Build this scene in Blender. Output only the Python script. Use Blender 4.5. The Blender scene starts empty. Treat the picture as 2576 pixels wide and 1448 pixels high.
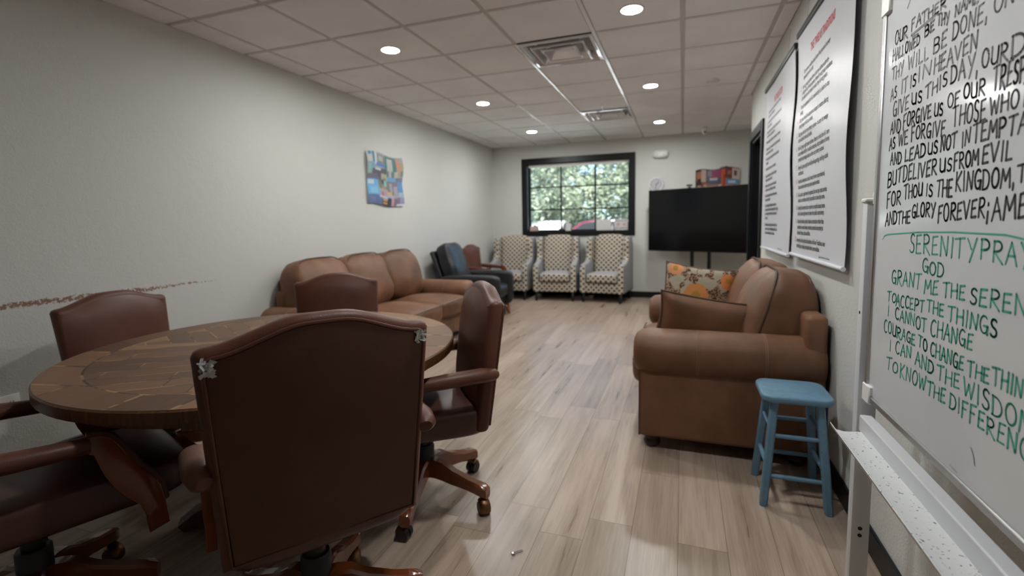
import bpy, bmesh, math, random
from mathutils import Vector, Matrix, noise as mnoise
from math import sin, cos, pi, radians, sqrt, atan2

SC = bpy.context.scene
COL = SC.collection
random.seed(7)

# ------------------------------------------------------------------ camera
CAMH = 1.276
YAW, PITCH, ROLL, FPX = 0.34102, 0.09392, -0.01849, 1198.14
cy_, sy_ = cos(YAW), sin(YAW)
fwd = Vector((-sy_*cos(PITCH), cy_*cos(PITCH), -sin(PITCH)))
rgt0 = Vector((cy_, sy_, 0)); up0 = rgt0.cross(fwd)
rgt = rgt0*cos(ROLL) + up0*sin(ROLL)
upv = up0*cos(ROLL) - rgt0*sin(ROLL)
cd = bpy.data.cameras.new('camera'); cam = bpy.data.objects.new('camera', cd); COL.objects.link(cam)
cd.sensor_width = 36.0; cd.lens = 36.0*FPX/2576
cd.shift_x = -5.408/2576; cd.shift_y = -48.604/2576
cd.clip_start = 0.02; cd.clip_end = 300
cam.matrix_world = Matrix(((rgt.x, upv.x, -fwd.x, 0), (rgt.y, upv.y, -fwd.y, 0), (rgt.z, upv.z, -fwd.z, CAMH), (0, 0, 0, 1)))
cd.dof.use_dof = True; cd.dof.focus_distance = 1.35; cd.dof.aperture_fstop = 2.2
SC.camera = cam

# ------------------------------------------------------------------ world, sun, exposure
SC.view_settings.view_transform = 'Standard'; SC.view_settings.look = 'None'
SC.view_settings.gamma = 1.0; SC.view_settings.use_curve_mapping = False
SC.view_settings.exposure = 0.0
SC.cycles.use_denoising = True
SC.cycles.max_bounces = 8; SC.cycles.diffuse_bounces = 5; SC.cycles.glossy_bounces = 4
SC.cycles.transparent_max_bounces = 16; SC.cycles.sample_clamp_indirect = 6.0
SC.cycles.caustics_reflective = False; SC.cycles.caustics_refractive = False
wd = bpy.data.worlds.new('world'); SC.world = wd; wd.use_nodes = True
wn = wd.node_tree; wn.nodes.clear()
wo = wn.nodes.new('ShaderNodeOutputWorld'); wb = wn.nodes.new('ShaderNodeBackground')
ws = wn.nodes.new('ShaderNodeTexSky'); ws.sky_type = 'HOSEK_WILKIE'; ws.turbidity = 2.2; ws.ground_albedo = 0.4
ws.sun_direction = Vector((0.35, -0.35, 0.85)).normalized()
wn.links.new(ws.outputs[0], wb.inputs[0]); wn.links.new(wb.outputs[0], wo.inputs[0])
wb.inputs[1].default_value = 15.0
sd = bpy.data.lights.new('sun', 'SUN'); sd.energy = 26.0; sd.angle = radians(1.0); sd.color = (1.0, 0.96, 0.88)
so = bpy.data.objects.new('sun', sd); COL.objects.link(so)
so.rotation_euler = Vector((0.35, -0.35, 0.85)).normalized().to_track_quat('Z', 'Y').to_euler()
so.location = (3, 0, 12)

XL, XR, YB, H = -3.305, 0.698, 8.22, 2.65
YN, YC, XA = -2.4, 5.942, 1.9
WX0, WX1, WZ0, WZ1 = -2.645, -0.85, 1.128, 2.324
pd = bpy.data.lights.new('window_daylight_portal', 'AREA'); pd.shape = 'RECTANGLE'
pd.size = WX1-WX0; pd.size_y = WZ1-WZ0; pd.cycles.is_portal = True
po = bpy.data.objects.new('window_daylight_portal', pd); COL.objects.link(po)
po.location = ((WX0+WX1)/2, YB+0.17, (WZ0+WZ1)/2); po.rotation_euler = (radians(-90), 0, 0)

# ------------------------------------------------------------------ node helpers
class NT:
    def __init__(s, name):
        s.m = bpy.data.materials.new(name); s.m.use_nodes = True
        s.t = s.m.node_tree; s.t.nodes.clear()
        s.out = s.t.nodes.new('ShaderNodeOutputMaterial')
        s.b = s.t.nodes.new('ShaderNodeBsdfPrincipled')
        s.t.links.new(s.b.outputs[0], s.out.inputs[0])
    def put(s, sock, v):
        if v is None: return
        if hasattr(v, 'links') or isinstance(v, bpy.types.NodeSocket): s.t.links.new(v, sock)
        else:
            if sock.type == 'RGBA' and len(v) == 3: v = (*v, 1)
            sock.default_value = v
    def node(s, ty, **kw):
        n = s.t.nodes.new(ty)
        for k, v in kw.items(): setattr(n, k, v)
        return n
    def math(s, op, a, b=None, c=None, clamp=False):
        n = s.node('ShaderNodeMath', operation=op); n.use_clamp = clamp
        s.put(n.inputs[0], a); s.put(n.inputs[1], b); s.put(n.inputs[2], c)
        return n.outputs[0]
    def obj(s):
        return s.node('ShaderNodeTexCoord').outputs['Object']
    def sep(s, v):
        n = s.node('ShaderNodeSeparateXYZ'); s.put(n.inputs[0], v); return n.outputs
    def comb(s, x, y, z):
        n = s.node('ShaderNodeCombineXYZ')
        for i, v in enumerate((x, y, z)): s.put(n.inputs[i], v)
        return n.outputs[0]
    def noise(s, vec, scale, detail=4, rough=0.5, col=False):
        n = s.node('ShaderNodeTexNoise'); s.put(n.inputs['Vector'], vec)
        n.inputs['Scale'].default_value = scale; n.inputs['Detail'].default_value = detail; n.inputs['Roughness'].default_value = rough
        return n.outputs[1 if col else 0]
    def white(s, vec):
        n = s.node('ShaderNodeTexWhiteNoise', noise_dimensions='3D'); s.put(n.inputs['Vector'], vec); return n.outputs[0]
    def vor(s, vec, scale, feature='F1', out=0):
        n = s.node('ShaderNodeTexVoronoi', feature=feature); s.put(n.inputs['Vector'], vec); n.inputs['Scale'].default_value = scale
        return n.outputs[out]
    def ramp(s, f, stops, interp='LINEAR'):
        n = s.node('ShaderNodeValToRGB'); s.put(n.inputs[0], f); cr = n.color_ramp; cr.interpolation = interp
        while len(cr.elements) < len(stops): cr.elements.new(0.5)
        for e, (p, c) in zip(cr.elements, stops): e.position = p; e.color = (*c, 1) if len(c) == 3 else c
        return n.outputs[0]
    def mix(s, f, a, b, mode='MIX'):
        n = s.node('ShaderNodeMix', data_type='RGBA', blend_type=mode)
        s.put(n.inputs[0], f); s.put(n.inputs[6], a); s.put(n.inputs[7], b)
        return n.outputs[2]
    def bump(s, h, strength=0.3, dist=0.002):
        n = s.node('ShaderNodeBump'); n.inputs['Strength'].default_value = strength; n.inputs['Distance'].default_value = dist
        s.put(n.inputs['Height'], h); s.put(s.b.inputs['Normal'], n.outputs[0])
    def set(s, col=None, rough=None, metal=None, spec=None, coat=None):
        s.put(s.b.inputs['Base Color'], col); s.put(s.b.inputs['Roughness'], rough); s.put(s.b.inputs['Metallic'], metal)
        s.put(s.b.inputs['Specular IOR Level'], spec); s.put(s.b.inputs['Coat Weight'], coat)
        return s.m

def plain(name, col, rough=0.5, metal=0.0, spec=0.5, bump=None, vary=0.0, coat=None):
    t = NT(name); c = col; o = None
    if vary:
        o = t.obj(); f = t.noise(o, vary if vary > 1 else 6, 5)
        c = t.mix(f, tuple(x*0.8 for x in col), tuple(min(1, x*1.2) for x in col))
    if bump:
        o = o or t.obj(); t.bump(t.noise(o, bump[0], 4), bump[1], bump[2])
    return t.set(c, rough, metal, spec, coat)

def leather(name, lo, hi, rough, grain=260, gs=0.22, patch=5, spec=0.5):
    t = NT(name); o = t.obj()
    f = t.noise(o, patch, 4, 0.55)
    c = t.ramp(f, [(0.3, lo), (0.7, hi)])
    h = t.math('ADD', t.math('MULTIPLY', t.vor(o, grain), 0.6), t.math('MULTIPLY', t.noise(o, 14, 3), 2.5))
    t.bump(h, gs, 0.002)
    r = t.math('ADD', t.math('MULTIPLY', t.noise(o, 9, 3), 0.16), rough-0.08)
    return t.set(c, r, 0, spec)

M = {}
M['chair_leather'] = leather('oxblood leather', (0.095, 0.034, 0.021), (0.125, 0.047, 0.030), 0.42, spec=0.32)
M['chair_back_leather'] = leather('oxblood back panel leather', (0.070, 0.024, 0.013), (0.086, 0.030, 0.017), 0.5, spec=0.35)
M['seat_leather'] = leather('worn burgundy seat leather', (0.06, 0.024, 0.02), (0.085, 0.033, 0.027), 0.33)
M['cherry'] = plain('glossy cherry wood', (0.175, 0.045, 0.013), 0.22, coat=0.5, vary=7)
M['black_plastic'] = plain('black plastic', (0.012, 0.012, 0.013), 0.4)
M['brass'] = plain('dull brass', (0.20, 0.105, 0.055), 0.4, 1.0)
M['stuffing'] = plain('torn white lining', (0.5, 0.49, 0.48), 0.9)
M['suede'] = leather('brown suede', (0.105, 0.047, 0.024), (0.235, 0.113, 0.062), 0.52, 180, 0.3, 3.2, 0.4)
M['suede_seam'] = plain('brown welt', (0.085, 0.042, 0.024), 0.6)
M['stitch'] = plain('tan stitching', (0.24, 0.14, 0.085), 0.7)
M['dark_wood'] = plain('dark brown foot wood', (0.035, 0.016, 0.010), 0.35)
M['black_leather'] = leather('black leather', (0.010, 0.011, 0.013), (0.02, 0.021, 0.024), 0.34, 150, 0.35, 6)
M['orange_wood'] = plain('orange beech foot', (0.32, 0.09, 0.02), 0.35)
M['black_paint'] = plain('black satin trim', (0.004, 0.0043, 0.005), 0.38, spec=0.35)
M['white_paint'] = plain('white enamel', (0.66, 0.67, 0.70), 0.38)
M['alu'] = plain('brushed aluminium', (0.48, 0.48, 0.48), 0.38, 0.9)
M['white_plastic'] = plain('white plastic', (0.82, 0.81, 0.79), 0.42)
M['blue_paint'] = None
M['grey_fabric'] = plain('grey linen', (0.34, 0.34, 0.35), 0.9, bump=(700, 0.3, 0.001))
M['text_black'] = plain('black print', (0.012, 0.012, 0.014), 0.5)
M['text_red'] = plain('red print', (0.55, 0.03, 0.04), 0.5)
M['vinyl'] = plain('white banner vinyl', (0.66, 0.67, 0.715), 0.34, spec=0.25, bump=(3, 0.25, 0.02))
M['ink_black'] = plain('black marker ink', (0.014, 0.013, 0.015), 0.35)
M['ink_green'] = plain('green marker ink', (0.06, 0.40, 0.29), 0.4)
M['screen'] = plain('television screen', (0.004, 0.0042, 0.005), 0.11, spec=0.22)
M['paper'] = plain('white paper', (0.7, 0.68, 0.68), 0.8)
M['steel'] = plain('polished steel', (0.7, 0.7, 0.7), 0.15, 1.0)

def m_blue():
    t = NT('chalky blue paint'); o = t.obj()
    f = t.noise(o, 30, 5, 0.7)
    c = t.ramp(f, [(0.3, (0.10, 0.20, 0.30)), (0.55, (0.125, 0.24, 0.35)), (0.8, (0.15, 0.27, 0.38))])
    sp = t.math('GREATER_THAN', t.noise(o, 42, 2), 0.73)
    c = t.mix(sp, c, (0.16, 0.10, 0.12))
    t.bump(f, 0.2, 0.002)
    return t.set(c, 0.5)
M['blue_paint'] = m_blue()

def m_wall(name, left=False, right=False):
    t = NT(name); o = t.obj()
    base = t.mix(t.noise(o, 1.3, 3), (0.60, 0.60, 0.575), (0.65, 0.65, 0.625))
    h = t.math('ADD', t.noise(o, 120, 4, 0.6), t.math('MULTIPLY', t.noise(o, 28, 3), 0.8))
    if left or right:
        x, y, z = t.sep(o)
    if left:   # chipped paint strip along the wall at chair height
        wob = t.math('MULTIPLY', t.math('SUBTRACT', t.noise(o, 6, 3), 0.5), 0.03)
        d = t.math('ABSOLUTE', t.math('SUBTRACT', t.math('ADD', z, wob), 0.897))
        wid = t.math('MULTIPLY', t.math('SUBTRACT', 2.62, y, clamp=False), 0.02)
        wid = t.math('MINIMUM', t.math('MAXIMUM', wid, 0.0), 0.0125)
        ed = t.math('ADD', d, t.math('MULTIPLY', t.math('SUBTRACT', t.noise(o, 70, 4, 0.7), 0.5), 0.06))
        m1 = t.math('LESS_THAN', ed, wid)
        band = t.math('LESS_THAN', d, t.math('MULTIPLY', wid, 2.0))
        brn = t.ramp(t.noise(o, 55, 3), [(0.42, (0.25, 0.15, 0.105)), (0.52, (0.36, 0.25, 0.19)), (0.58, (0.6, 0.58, 0.55))], 'CONSTANT')
        base = t.mix(t.math('MULTIPLY', m1, band), base, brn)
        low = t.math('LESS_THAN', z, 0.9)
        pits = t.math('MULTIPLY', low, t.math('MULTIPLY', t.math('LESS_THAN', y, 2.6), t.math('GREATER_THAN', t.noise(o, 26, 4, 0.65), 0.69)))
        base = t.mix(pits, base, (0.60, 0.585, 0.56))
        h = t.math('SUBTRACT', h, t.math('MULTIPLY', m1, 1.5))
    if right:  # scraped paint behind the sofa
        a = t.math('MULTIPLY', t.math('LESS_THAN', t.math('ABSOLUTE', t.math('SUBTRACT', z, 0.83)), 0.13), t.math('LESS_THAN', t.math('ABSOLUTE', t.math('SUBTRACT', y, 2.42)), 0.36))
        n = t.node('ShaderNodeMapping'); t.put(n.inputs[0], o); n.inputs['Rotation'].default_value = (0.5, 0, 0); n.inputs['Scale'].default_value = (1, 1.0, 2.2)
        sc = t.math('GREATER_THAN', t.noise(n.outputs[0], 24, 5, 0.75), 0.655)
        base = t.mix(t.math('MULTIPLY', a, sc), base, (0.66, 0.65, 0.63))
    t.bump(h, 0.4, 0.005)
    return t.set(base, 0.62, 0, 0.35)
M['wall'] = m_wall('greige painted wall')
M['wall_l'] = m_wall('greige wall with chipped strip', left=True)
M['wall_r'] = m_wall('greige wall with scrapes', right=True)
M['tile'] = plain('acoustic ceiling tile', (0.90, 0.90, 0.91), 0.9, bump=(320, 0.25, 0.002), vary=2)
M['tee_grey'] = plain('grey ceiling tee', (0.55, 0.53, 0.50), 0.6)
M['tee_white'] = plain('white ceiling tee', (0.80, 0.80, 0.81), 0.2, coat=0.5)

def m_floor():
    t = NT('grey brown vinyl planks'); o = t.obj(); x, y, z = t.sep(o)
    W, L = 0.1815, 1.22
    u = t.math('DIVIDE', t.math('ADD', x, 0.546), W)
    col = t.math('FLOOR', u); fu = t.math('FRACT', u)
    offs = t.white(t.comb(col, 3.3, 0.0))
    v = t.math('DIVIDE', t.math('ADD', y, t.math('MULTIPLY', offs, L)), L)
    row = t.math('FLOOR', v); fv = t.math('FRACT', v)
    rnd = t.white(t.comb(col, row, 1.7)); rnd2 = t.white(t.comb(col, row, 8.1))
    gx = t.math('ADD', t.math('MULTIPLY', x, 1.0), t.math('MULTIPLY', rnd, 37.0))
    gy = t.math('ADD', y, t.math('MULTIPLY', rnd2, 23.0))
    big = t.noise(t.comb(t.math('MULTIPLY', gx, 16.0), t.math('MULTIPLY', gy, 1.1), rnd), 1.0, 5, 0.6)
    fine = t.noise(t.comb(t.math('MULTIPLY', gx, 190.0), t.math('MULTIPLY', gy, 5.0), rnd), 1.0, 3, 0.6)
    g = t.math('ADD', t.math('MULTIPLY', big, 0.72), t.math('MULTIPLY', fine, 0.28))
    c = t.ramp(g, [(0.28, (0.225, 0.165, 0.125)), (0.45, (0.35, 0.272, 0.218)), (0.58, (0.44, 0.352, 0.29)), (0.75, (0.49, 0.41, 0.345))])
    c = t.mix(1.0, c, t.ramp(rnd, [(0, (0.80, 0.78, 0.76)), (1, (1.10, 1.08, 1.06))]), 'MULTIPLY')
    kn = t.vor(t.comb(t.math('MULTIPLY', gx, 5.0), t.math('MULTIPLY', gy, 1.6), 0.0), 1.0)
    c = t.mix(t.math('MULTIPLY', t.math('LESS_THAN', kn, 0.032), 0.4), c, (0.07, 0.04, 0.028))
    e1 = t.math('LESS_THAN', t.math('MINIMUM', fu, t.math('SUBTRACT', 1.0, fu)), 0.0062)
    e2 = t.math('LESS_THAN', t.math('MINIMUM', fv, t.math('SUBTRACT', 1.0, fv)), 0.0009)
    seam = t.math('MAXIMUM', e1, e2)
    c = t.mix(t.math('MULTIPLY', seam, 0.72), c, (0.045, 0.034, 0.028))
    t.bump(t.math('SUBTRACT', t.math('MULTIPLY', fine, 0.5), seam), 0.25, 0.0015)
    r = t.math('ADD', 0.20, t.math('MULTIPLY', g, 0.2))
    return t.set(c, r, 0, 0.5)
M['floor'] = m_floor()

def m_table(edge=False):
    t = NT('parquet table top' if not edge else 'table edge veneer'); o = t.obj(); x, y, z = t.sep(o)
    if edge:
        ang = t.math('ARCTAN2', y, x)
        f = t.noise(t.comb(t.math('MULTIPLY', ang, 60.0), 0.0, t.math('MULTIPLY', z, 8.0)), 1.0, 4, 0.7)
        c = t.ramp(f, [(0.3, (0.06, 0.025, 0.010)), (0.55, (0.115, 0.050, 0.020)), (0.72, (0.22, 0.105, 0.042))])
        return t.set(c, 0.34, 0, 0.5)
    r = t.math('SQRT', t.math('ADD', t.math('MULTIPLY', x, x), t.math('MULTIPLY', y, y)))
    def planks(ca, sa, W, seed, L=0.62):
        u = t.math('ADD', t.math('MULTIPLY', x, ca), t.math('MULTIPLY', y, sa))
        v = t.math('SUBTRACT', t.math('MULTIPLY', y, ca), t.math('MULTIPLY', x, sa))
        a = t.math('DIVIDE', v, W); ia = t.math('FLOOR', a); fa = t.math('FRACT', a)
        b = t.math('DIVIDE', t.math('ADD', u, t.math('MULTIPLY', t.white(t.comb(ia, seed, 0.0)), L)), L)
        ib = t.math('FLOOR', b); fb = t.math('FRACT', b)
        rd = t.white(t.comb(ia, ib, seed))
        gr = t.noise(t.comb(t.math('MULTIPLY', u, 4.0), t.math('MULTIPLY', v, 70.0), t.math('MULTIPLY', rd, 9.0)), 1.0, 4, 0.65)
        s1 = t.math('LESS_THAN', t.math('MINIMUM', fa, t.math('SUBTRACT', 1.0, fa)), 0.030)
        s2 = t.math('LESS_THAN', t.math('MINIMUM', fb, t.math('SUBTRACT', 1.0, fb)), 0.005)
        return rd, gr, t.math('MAXIMUM', s1, s2)
    A = planks(cos(0.62), sin(0.62), 0.088, 2.0); B = planks(cos(-0.5), sin(-0.5), 0.088, 5.0); C = planks(cos(1.75), sin(1.75), 0.2, 9.0, 0.9); D = planks(cos(0.2), sin(0.2), 0.2, 4.0, 0.9)
    side = t.math('GREATER_THAN', t.math('ADD', t.math('MULTIPLY', x, -0.55), y), 0.12)
    ring = t.math('GREATER_THAN', r, 0.655)
    rs = t.math('GREATER_THAN', t.math('MULTIPLY', x, t.math('ADD', y, 0.18)), 0.0)
    def pick(i):
        n = t.node('ShaderNodeMix', data_type='FLOAT'); t.put(n.inputs[0], side); t.put(n.inputs[2], A[i]); t.put(n.inputs[3], B[i])
        q = t.node('ShaderNodeMix', data_type='FLOAT'); t.put(q.inputs[0], rs); t.put(q.inputs[2], C[i]); t.put(q.inputs[3], D[i])
        k = t.node('ShaderNodeMix', data_type='FLOAT'); t.put(k.inputs[0], ring); t.put(k.inputs[2], n.outputs[0]); t.put(k.inputs[3], q.outputs[0])
        return k.outputs[0]
    rd, gr, sm = pick(0), pick(1), pick(2)
    f = t.math('ADD', t.math('MULTIPLY', rd, 0.45), t.math('MULTIPLY', gr, 0.55))
    c = t.ramp(f, [(0.24, (0.075, 0.033, 0.015)), (0.5, (0.165, 0.080, 0.038)), (0.76, (0.30, 0.16, 0.08))])
    circ = t.math('LESS_THAN', t.math('ABSOLUTE', t.math('SUBTRACT', r, 0.655)), 0.0040)
    sm = t.math('MAXIMUM', sm, circ)
    sc = t.ramp(t.noise(o, 9, 3), [(0.38, (0.015, 0.008, 0.005)), (0.48, (0.05, 0.025, 0.012)), (0.54, (0.36, 0.20, 0.09)), (0.66, (0.42, 0.27, 0.10)), (0.69, (0.06, 0.22, 0.09))], 'LINEAR')
    c = t.mix(t.math('MULTIPLY', sm, 0.85), c, sc)
    t.bump(t.math('SUBTRACT', t.math('MULTIPLY', gr, 0.4), sm), 0.25, 0.0015)
    return t.set(c, t.math('ADD', 0.32, t.math('MULTIPLY', gr, 0.18)), 0, 0.35)
M['table'] = m_table(); M['table_edge'] = m_table(True)

def m_pattern():
    t = NT('cream fabric with charcoal diamonds'); o = t.obj(); x, y, z = t.sep(o)
    S = 0.083
    u = t.math('DIVIDE', x, S); v = t.math('DIVIDE', t.math('ADD', z, t.math('MULTIPLY', y, 0.6)), S)
    a = t.math('ADD', u, v); b = t.math('SUBTRACT', u, v)
    fa = t.math('ABSOLUTE', t.math('SUBTRACT', t.math('FRACT', a), 0.5)); fb = t.math('ABSOLUTE', t.math('SUBTRACT', t.math('FRACT', b), 0.5))
    d = t.math('ADD', t.math('MULTIPLY', t.math('MAXIMUM', fa, fb), 1.0), t.math('MULTIPLY', t.noise(o, 110, 2), 0.10))
    c = t.ramp(d, [(0.0, (0.03, 0.03, 0.03)), (0.31, (0.05, 0.047, 0.044)), (0.37, (0.56, 0.49, 0.405)), (0.475, (0.60, 0.53, 0.44)), (0.53, (0.42, 0.37, 0.31))], 'LINEAR')
    return t.set(c, 0.92, 0, 0.2)
M['pattern'] = m_pattern()

def m_floral():
    t = NT('floral woven fabric'); o = t.obj()
    bg = t.mix(t.noise(o, 60, 3), (0.27, 0.235, 0.18), (0.34, 0.30, 0.235))
    x, y, z = t.sep(o)
    p = t.comb(x, z, 0.0)
    n = t.node('ShaderNodeVectorMath', operation='ADD'); t.put(n.inputs[0], p)
    w = t.noise(o, 18, 3, col=True)
    n2 = t.node('ShaderNodeVectorMath', operation='SCALE'); t.put(n2.inputs[0], w); n2.inputs['Scale'].default_value = 0.03
    t.put(n.inputs[1], n2.outputs[0])
    lf = t.vor(n.outputs[0], 9.5, 'DISTANCE_TO_EDGE')
    leafm = t.math('MULTIPLY', t.math('LESS_THAN', lf, 0.15), t.math('GREATER_THAN', t.noise(o, 13, 2), 0.46))
    sp = t.math('GREATER_THAN', t.noise(o, 85, 3), 0.5)
    c = t.mix(leafm, bg, t.mix(sp, (0.055, 0.030, 0.020), (0.30, 0.19, 0.13)))
    def flower(cx, cz, rad, colr, core):
        dx = t.math('SUBTRACT', x, cx); dz = t.math('SUBTRACT', z, cz)
        d = t.math('SQRT', t.math('ADD', t.math('MULTIPLY', dx, dx), t.math('MULTIPLY', dz, dz)))
        d = t.math('ADD', d, t.math('MULTIPLY', t.math('SUBTRACT', t.noise(o, 26, 3), 0.5), 0.05))
        return t.ramp(t.math('DIVIDE', d, rad), [(0.0, (*core, 1)), (0.28, (*core, 1)), (0.42, (*colr, 1)), (0.9, (*colr, 1)), (1.0, (*colr, 0))]), t.math('LESS_THAN', d, rad)
    for cx, cz, rad, colr in ((-0.02, 0.02, 0.085, (0.46, 0.19, 0.06)), (0.19, 0.15, 0.06, (0.50, 0.17, 0.06)), (-0.18, 0.2, 0.05, (0.50, 0.22, 0.10)), (0.15, -0.02, 0.03, (0.5, 0.33, 0.09)), (-0.2, -0.12, 0.06, (0.52, 0.2, 0.07)), (0.14, -0.17, 0.07, (0.5, 0.2, 0.07))):
        fc, fm = flower(cx, cz, rad, colr, (0.30, 0.17, 0.035))
        c = t.mix(fm, c, fc)
    t.bump(t.noise(o, 300, 2), 0.3, 0.002)
    return t.set(c, 0.9, 0, 0.2)
M['floral'] = m_floral()

def m_whiteboard():
    t = NT('whiteboard enamel'); o = t.obj()
    f = t.noise(o, 2.2, 4, 0.6)
    c = t.ramp(f, [(0.3, (0.66, 0.675, 0.69)), (0.75, (0.74, 0.755, 0.77))])
    return t.set(c, 0.13, 0, 0.5)
M['board'] = m_whiteboard()

def m_tray():
    t = NT('worn white tray'); o = t.obj()
    f = t.math('GREATER_THAN', t.noise(o, 95, 4, 0.65), 0.635)
    return t.set(t.mix(f, (0.68, 0.69, 0.70), (0.10, 0.09, 0.085)), 0.4)
M['tray'] = m_tray()

def emit(name, col, strength):
    m = bpy.data.materials.new(name); m.use_nodes = True; nt = m.node_tree; nt.nodes.clear()
    o = nt.nodes.new('ShaderNodeOutputMaterial'); e = nt.nodes.new('ShaderNodeEmission')
    e.inputs[0].default_value = (*col, 1); e.inputs[1].default_value = strength
    nt.links.new(e.outputs[0], o.inputs[0]); return m
M['lamp'] = emit('lit downlight diffuser', (0.972, 0.985, 0.955), 455.0)

def m_glass():
    m = bpy.data.materials.new('window glass'); m.use_nodes = True; nt = m.node_tree; nt.nodes.clear()
    o = nt.nodes.new('ShaderNodeOutputMaterial'); tr = nt.nodes.new('ShaderNodeBsdfTransparent'); gl = nt.nodes.new('ShaderNodeBsdfGlossy')
    tr.inputs[0].default_value = (0.93, 0.96, 0.95, 1); gl.inputs['Roughness'].default_value = 0.0
    mx = nt.nodes.new('ShaderNodeMixShader'); fr = nt.nodes.new('ShaderNodeFresnel'); fr.inputs[0].default_value = 1.5
    nt.links.new(fr.outputs[0], mx.inputs[0]); nt.links.new(tr.outputs[0], mx.inputs[1]); nt.links.new(gl.outputs[0], mx.inputs[2])
    nt.links.new(mx.outputs[0], o.inputs[0]); return m
M['glass'] = m_glass()

# ------------------------------------------------------------------ mesh helpers
class MB:
    def __init__(s): s.v = []; s.f = []; s.mi = []
    def add(s, vs, fs, mi=0, Mx=None):
        b = len(s.v)
        for p in vs:
            p = Vector(p)
            s.v.append(tuple(Mx @ p) if Mx is not None else tuple(p))
        for k, fc in enumerate(fs):
            s.f.append(tuple(b+i for i in fc)); s.mi.append(mi[k] if isinstance(mi, list) else mi)
        return s
    def bm(s, bm, mi=0, Mx=None):
        bm.verts.index_update(); bm.normal_update()
        s.add([v.co.copy() for v in bm.verts], [[v.index for v in f.verts] for f in bm.faces], mi, Mx); bm.free(); return s
    def box(s, x0, x1, y0, y1, z0, z1, bev=0.0, seg=2, mi=0, Mx=None, sub=0):
        bm = bmesh.new(); bmesh.ops.create_cube(bm, size=1)
        for v in bm.verts: v.co = Vector(((x0+x1)/2+v.co.x*(x1-x0), (y0+y1)/2+v.co.y*(y1-y0), (z0+z1)/2+v.co.z*(z1-z0)))
        if bev > 0: bmesh.ops.bevel(bm, geom=bm.edges[:], offset=bev, segments=seg, profile=0.5, affect='EDGES')
        return s.bm(bm, mi, Mx)
    def prism(s, poly, axis, a0, a1, bev=0.0, seg=2, mi=0, Mx=None):
        bm = bmesh.new()
        def P(p, a):
            return {'x': (a, p[0], p[1]), 'y': (p[0], a, p[1]), 'z': (p[0], p[1], a)}[axis]
        lo = [bm.verts.new(P(p, a0)) for p in poly]; hi = [bm.verts.new(P(p, a1)) for p in poly]
        n = len(poly)
        bm.faces.new(lo[::-1]); bm.faces.new(hi)
        for i in range(n): bm.faces.new((lo[i], lo[(i+1) % n], hi[(i+1) % n], hi[i]))
        bmesh.ops.recalc_face_normals(bm, faces=bm.faces[:])
        if bev > 0:
            ed = [e for e in bm.edges if abs((e.verts[0].co-e.verts[1].co)['xyz'.index(axis)]) < 1e-6]
            bmesh.ops.bevel(bm, geom=ed, offset=bev, segments=seg, profile=0.5, affect='EDGES')
        return s.bm(bm, mi, Mx)
    def tube(s, pts, rad, n=10, mi=0, Mx=None, closed=False, flat=1.0, upd=None):
        pts = [Vector(p) for p in pts]; m = len(pts)
        if not isinstance(rad, (list, tuple)): rad = [rad]*m
        vs = []; fs = []; ref = Vector(upd) if upd else None
        for i, p in enumerate(pts):
            if closed: d = pts[(i+1) % m]-pts[i-1]
            else: d = pts[min(i+1, m-1)]-pts[max(i-1, 0)]
            d.normalize()
            if ref is None: ref = Vector((0, 0, 1)) if abs(d.z) < 0.9 else Vector((1, 0, 0))
            a = ref-d*ref.dot(d)
            if a.length < 1e-5: a = d.orthogonal()
            a.normalize(); b = d.cross(a)
            if not upd: ref = a
            for k in range(n):
                t = 2*pi*k/n; vs.append(p+(a*cos(t)*flat+b*sin(t))*rad[i])
        for i in range(m if closed else m-1):
            j = (i+1) % m
            for k in range(n): fs.append((i*n+k, i*n+(k+1) % n, j*n+(k+1) % n, j*n+k))
        if not closed: fs.append(tuple(range(n))[::-1]); fs.append(tuple((m-1)*n+k for k in range(n)))
        return s.add(vs, fs, mi, Mx)
    def lathe(s, prof, n=24, mi=0, Mx=None):
        vs = []; fs = []; m = len(prof)
        for r, z in prof:
            for k in range(n): t = 2*pi*k/n; vs.append((r*cos(t), r*sin(t), z))
        for i in range(m-1):
            for k in range(n): fs.append((i*n+k, i*n+(k+1) % n, (i+1)*n+(k+1) % n, (i+1)*n+k))
        fs.append(tuple(range(n))[::-1]); fs.append(tuple((m-1)*n+k for k in range(n)))
        return s.add(vs, fs, mi, Mx)
    def cushion(s, cx, cy, cz, sx, sy, sz, k=5.0, n=12, puff=(0, 0, 0), mi=0, Mx=None, wob=0.0, seed=0, fn=None):
        """soft rounded block; puff: extra bulge along x, y, z fading to the edges"""
        bm = bmesh.new(); bmesh.ops.create_cube(bm, size=2)
        bmesh.ops.subdivide_edges(bm, edges=bm.edges[:], cuts=n-1, use_grid_fill=True)
        for v in bm.verts:
            x, y, z = [sin(c*pi/2)*0.35+c*0.65 for c in v.co]
            L = (abs(x)**k+abs(y)**k+abs(z)**k)**(1/k); x, y, z = x/L, y/L, z/L
            bx = (1-min(1, y*y))*(1-min(1, z*z)); by = (1-min(1, x*x))*(1-min(1, z*z)); bz = (1-min(1, x*x))*(1-min(1, y*y))
            p = Vector((x*(sx/2+puff[0]*bx), y*(sy/2+puff[1]*by), z*(sz/2+puff[2]*bz)))
            if wob: 
                w = mnoise.noise_vector(p*6+Vector((seed*7.1, seed*3.3, 0)))
                p += w*wob
            if fn: p = fn(p)
            v.co = p+Vector((cx, cy, cz))
        return s.bm(bm, mi, Mx)
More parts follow.
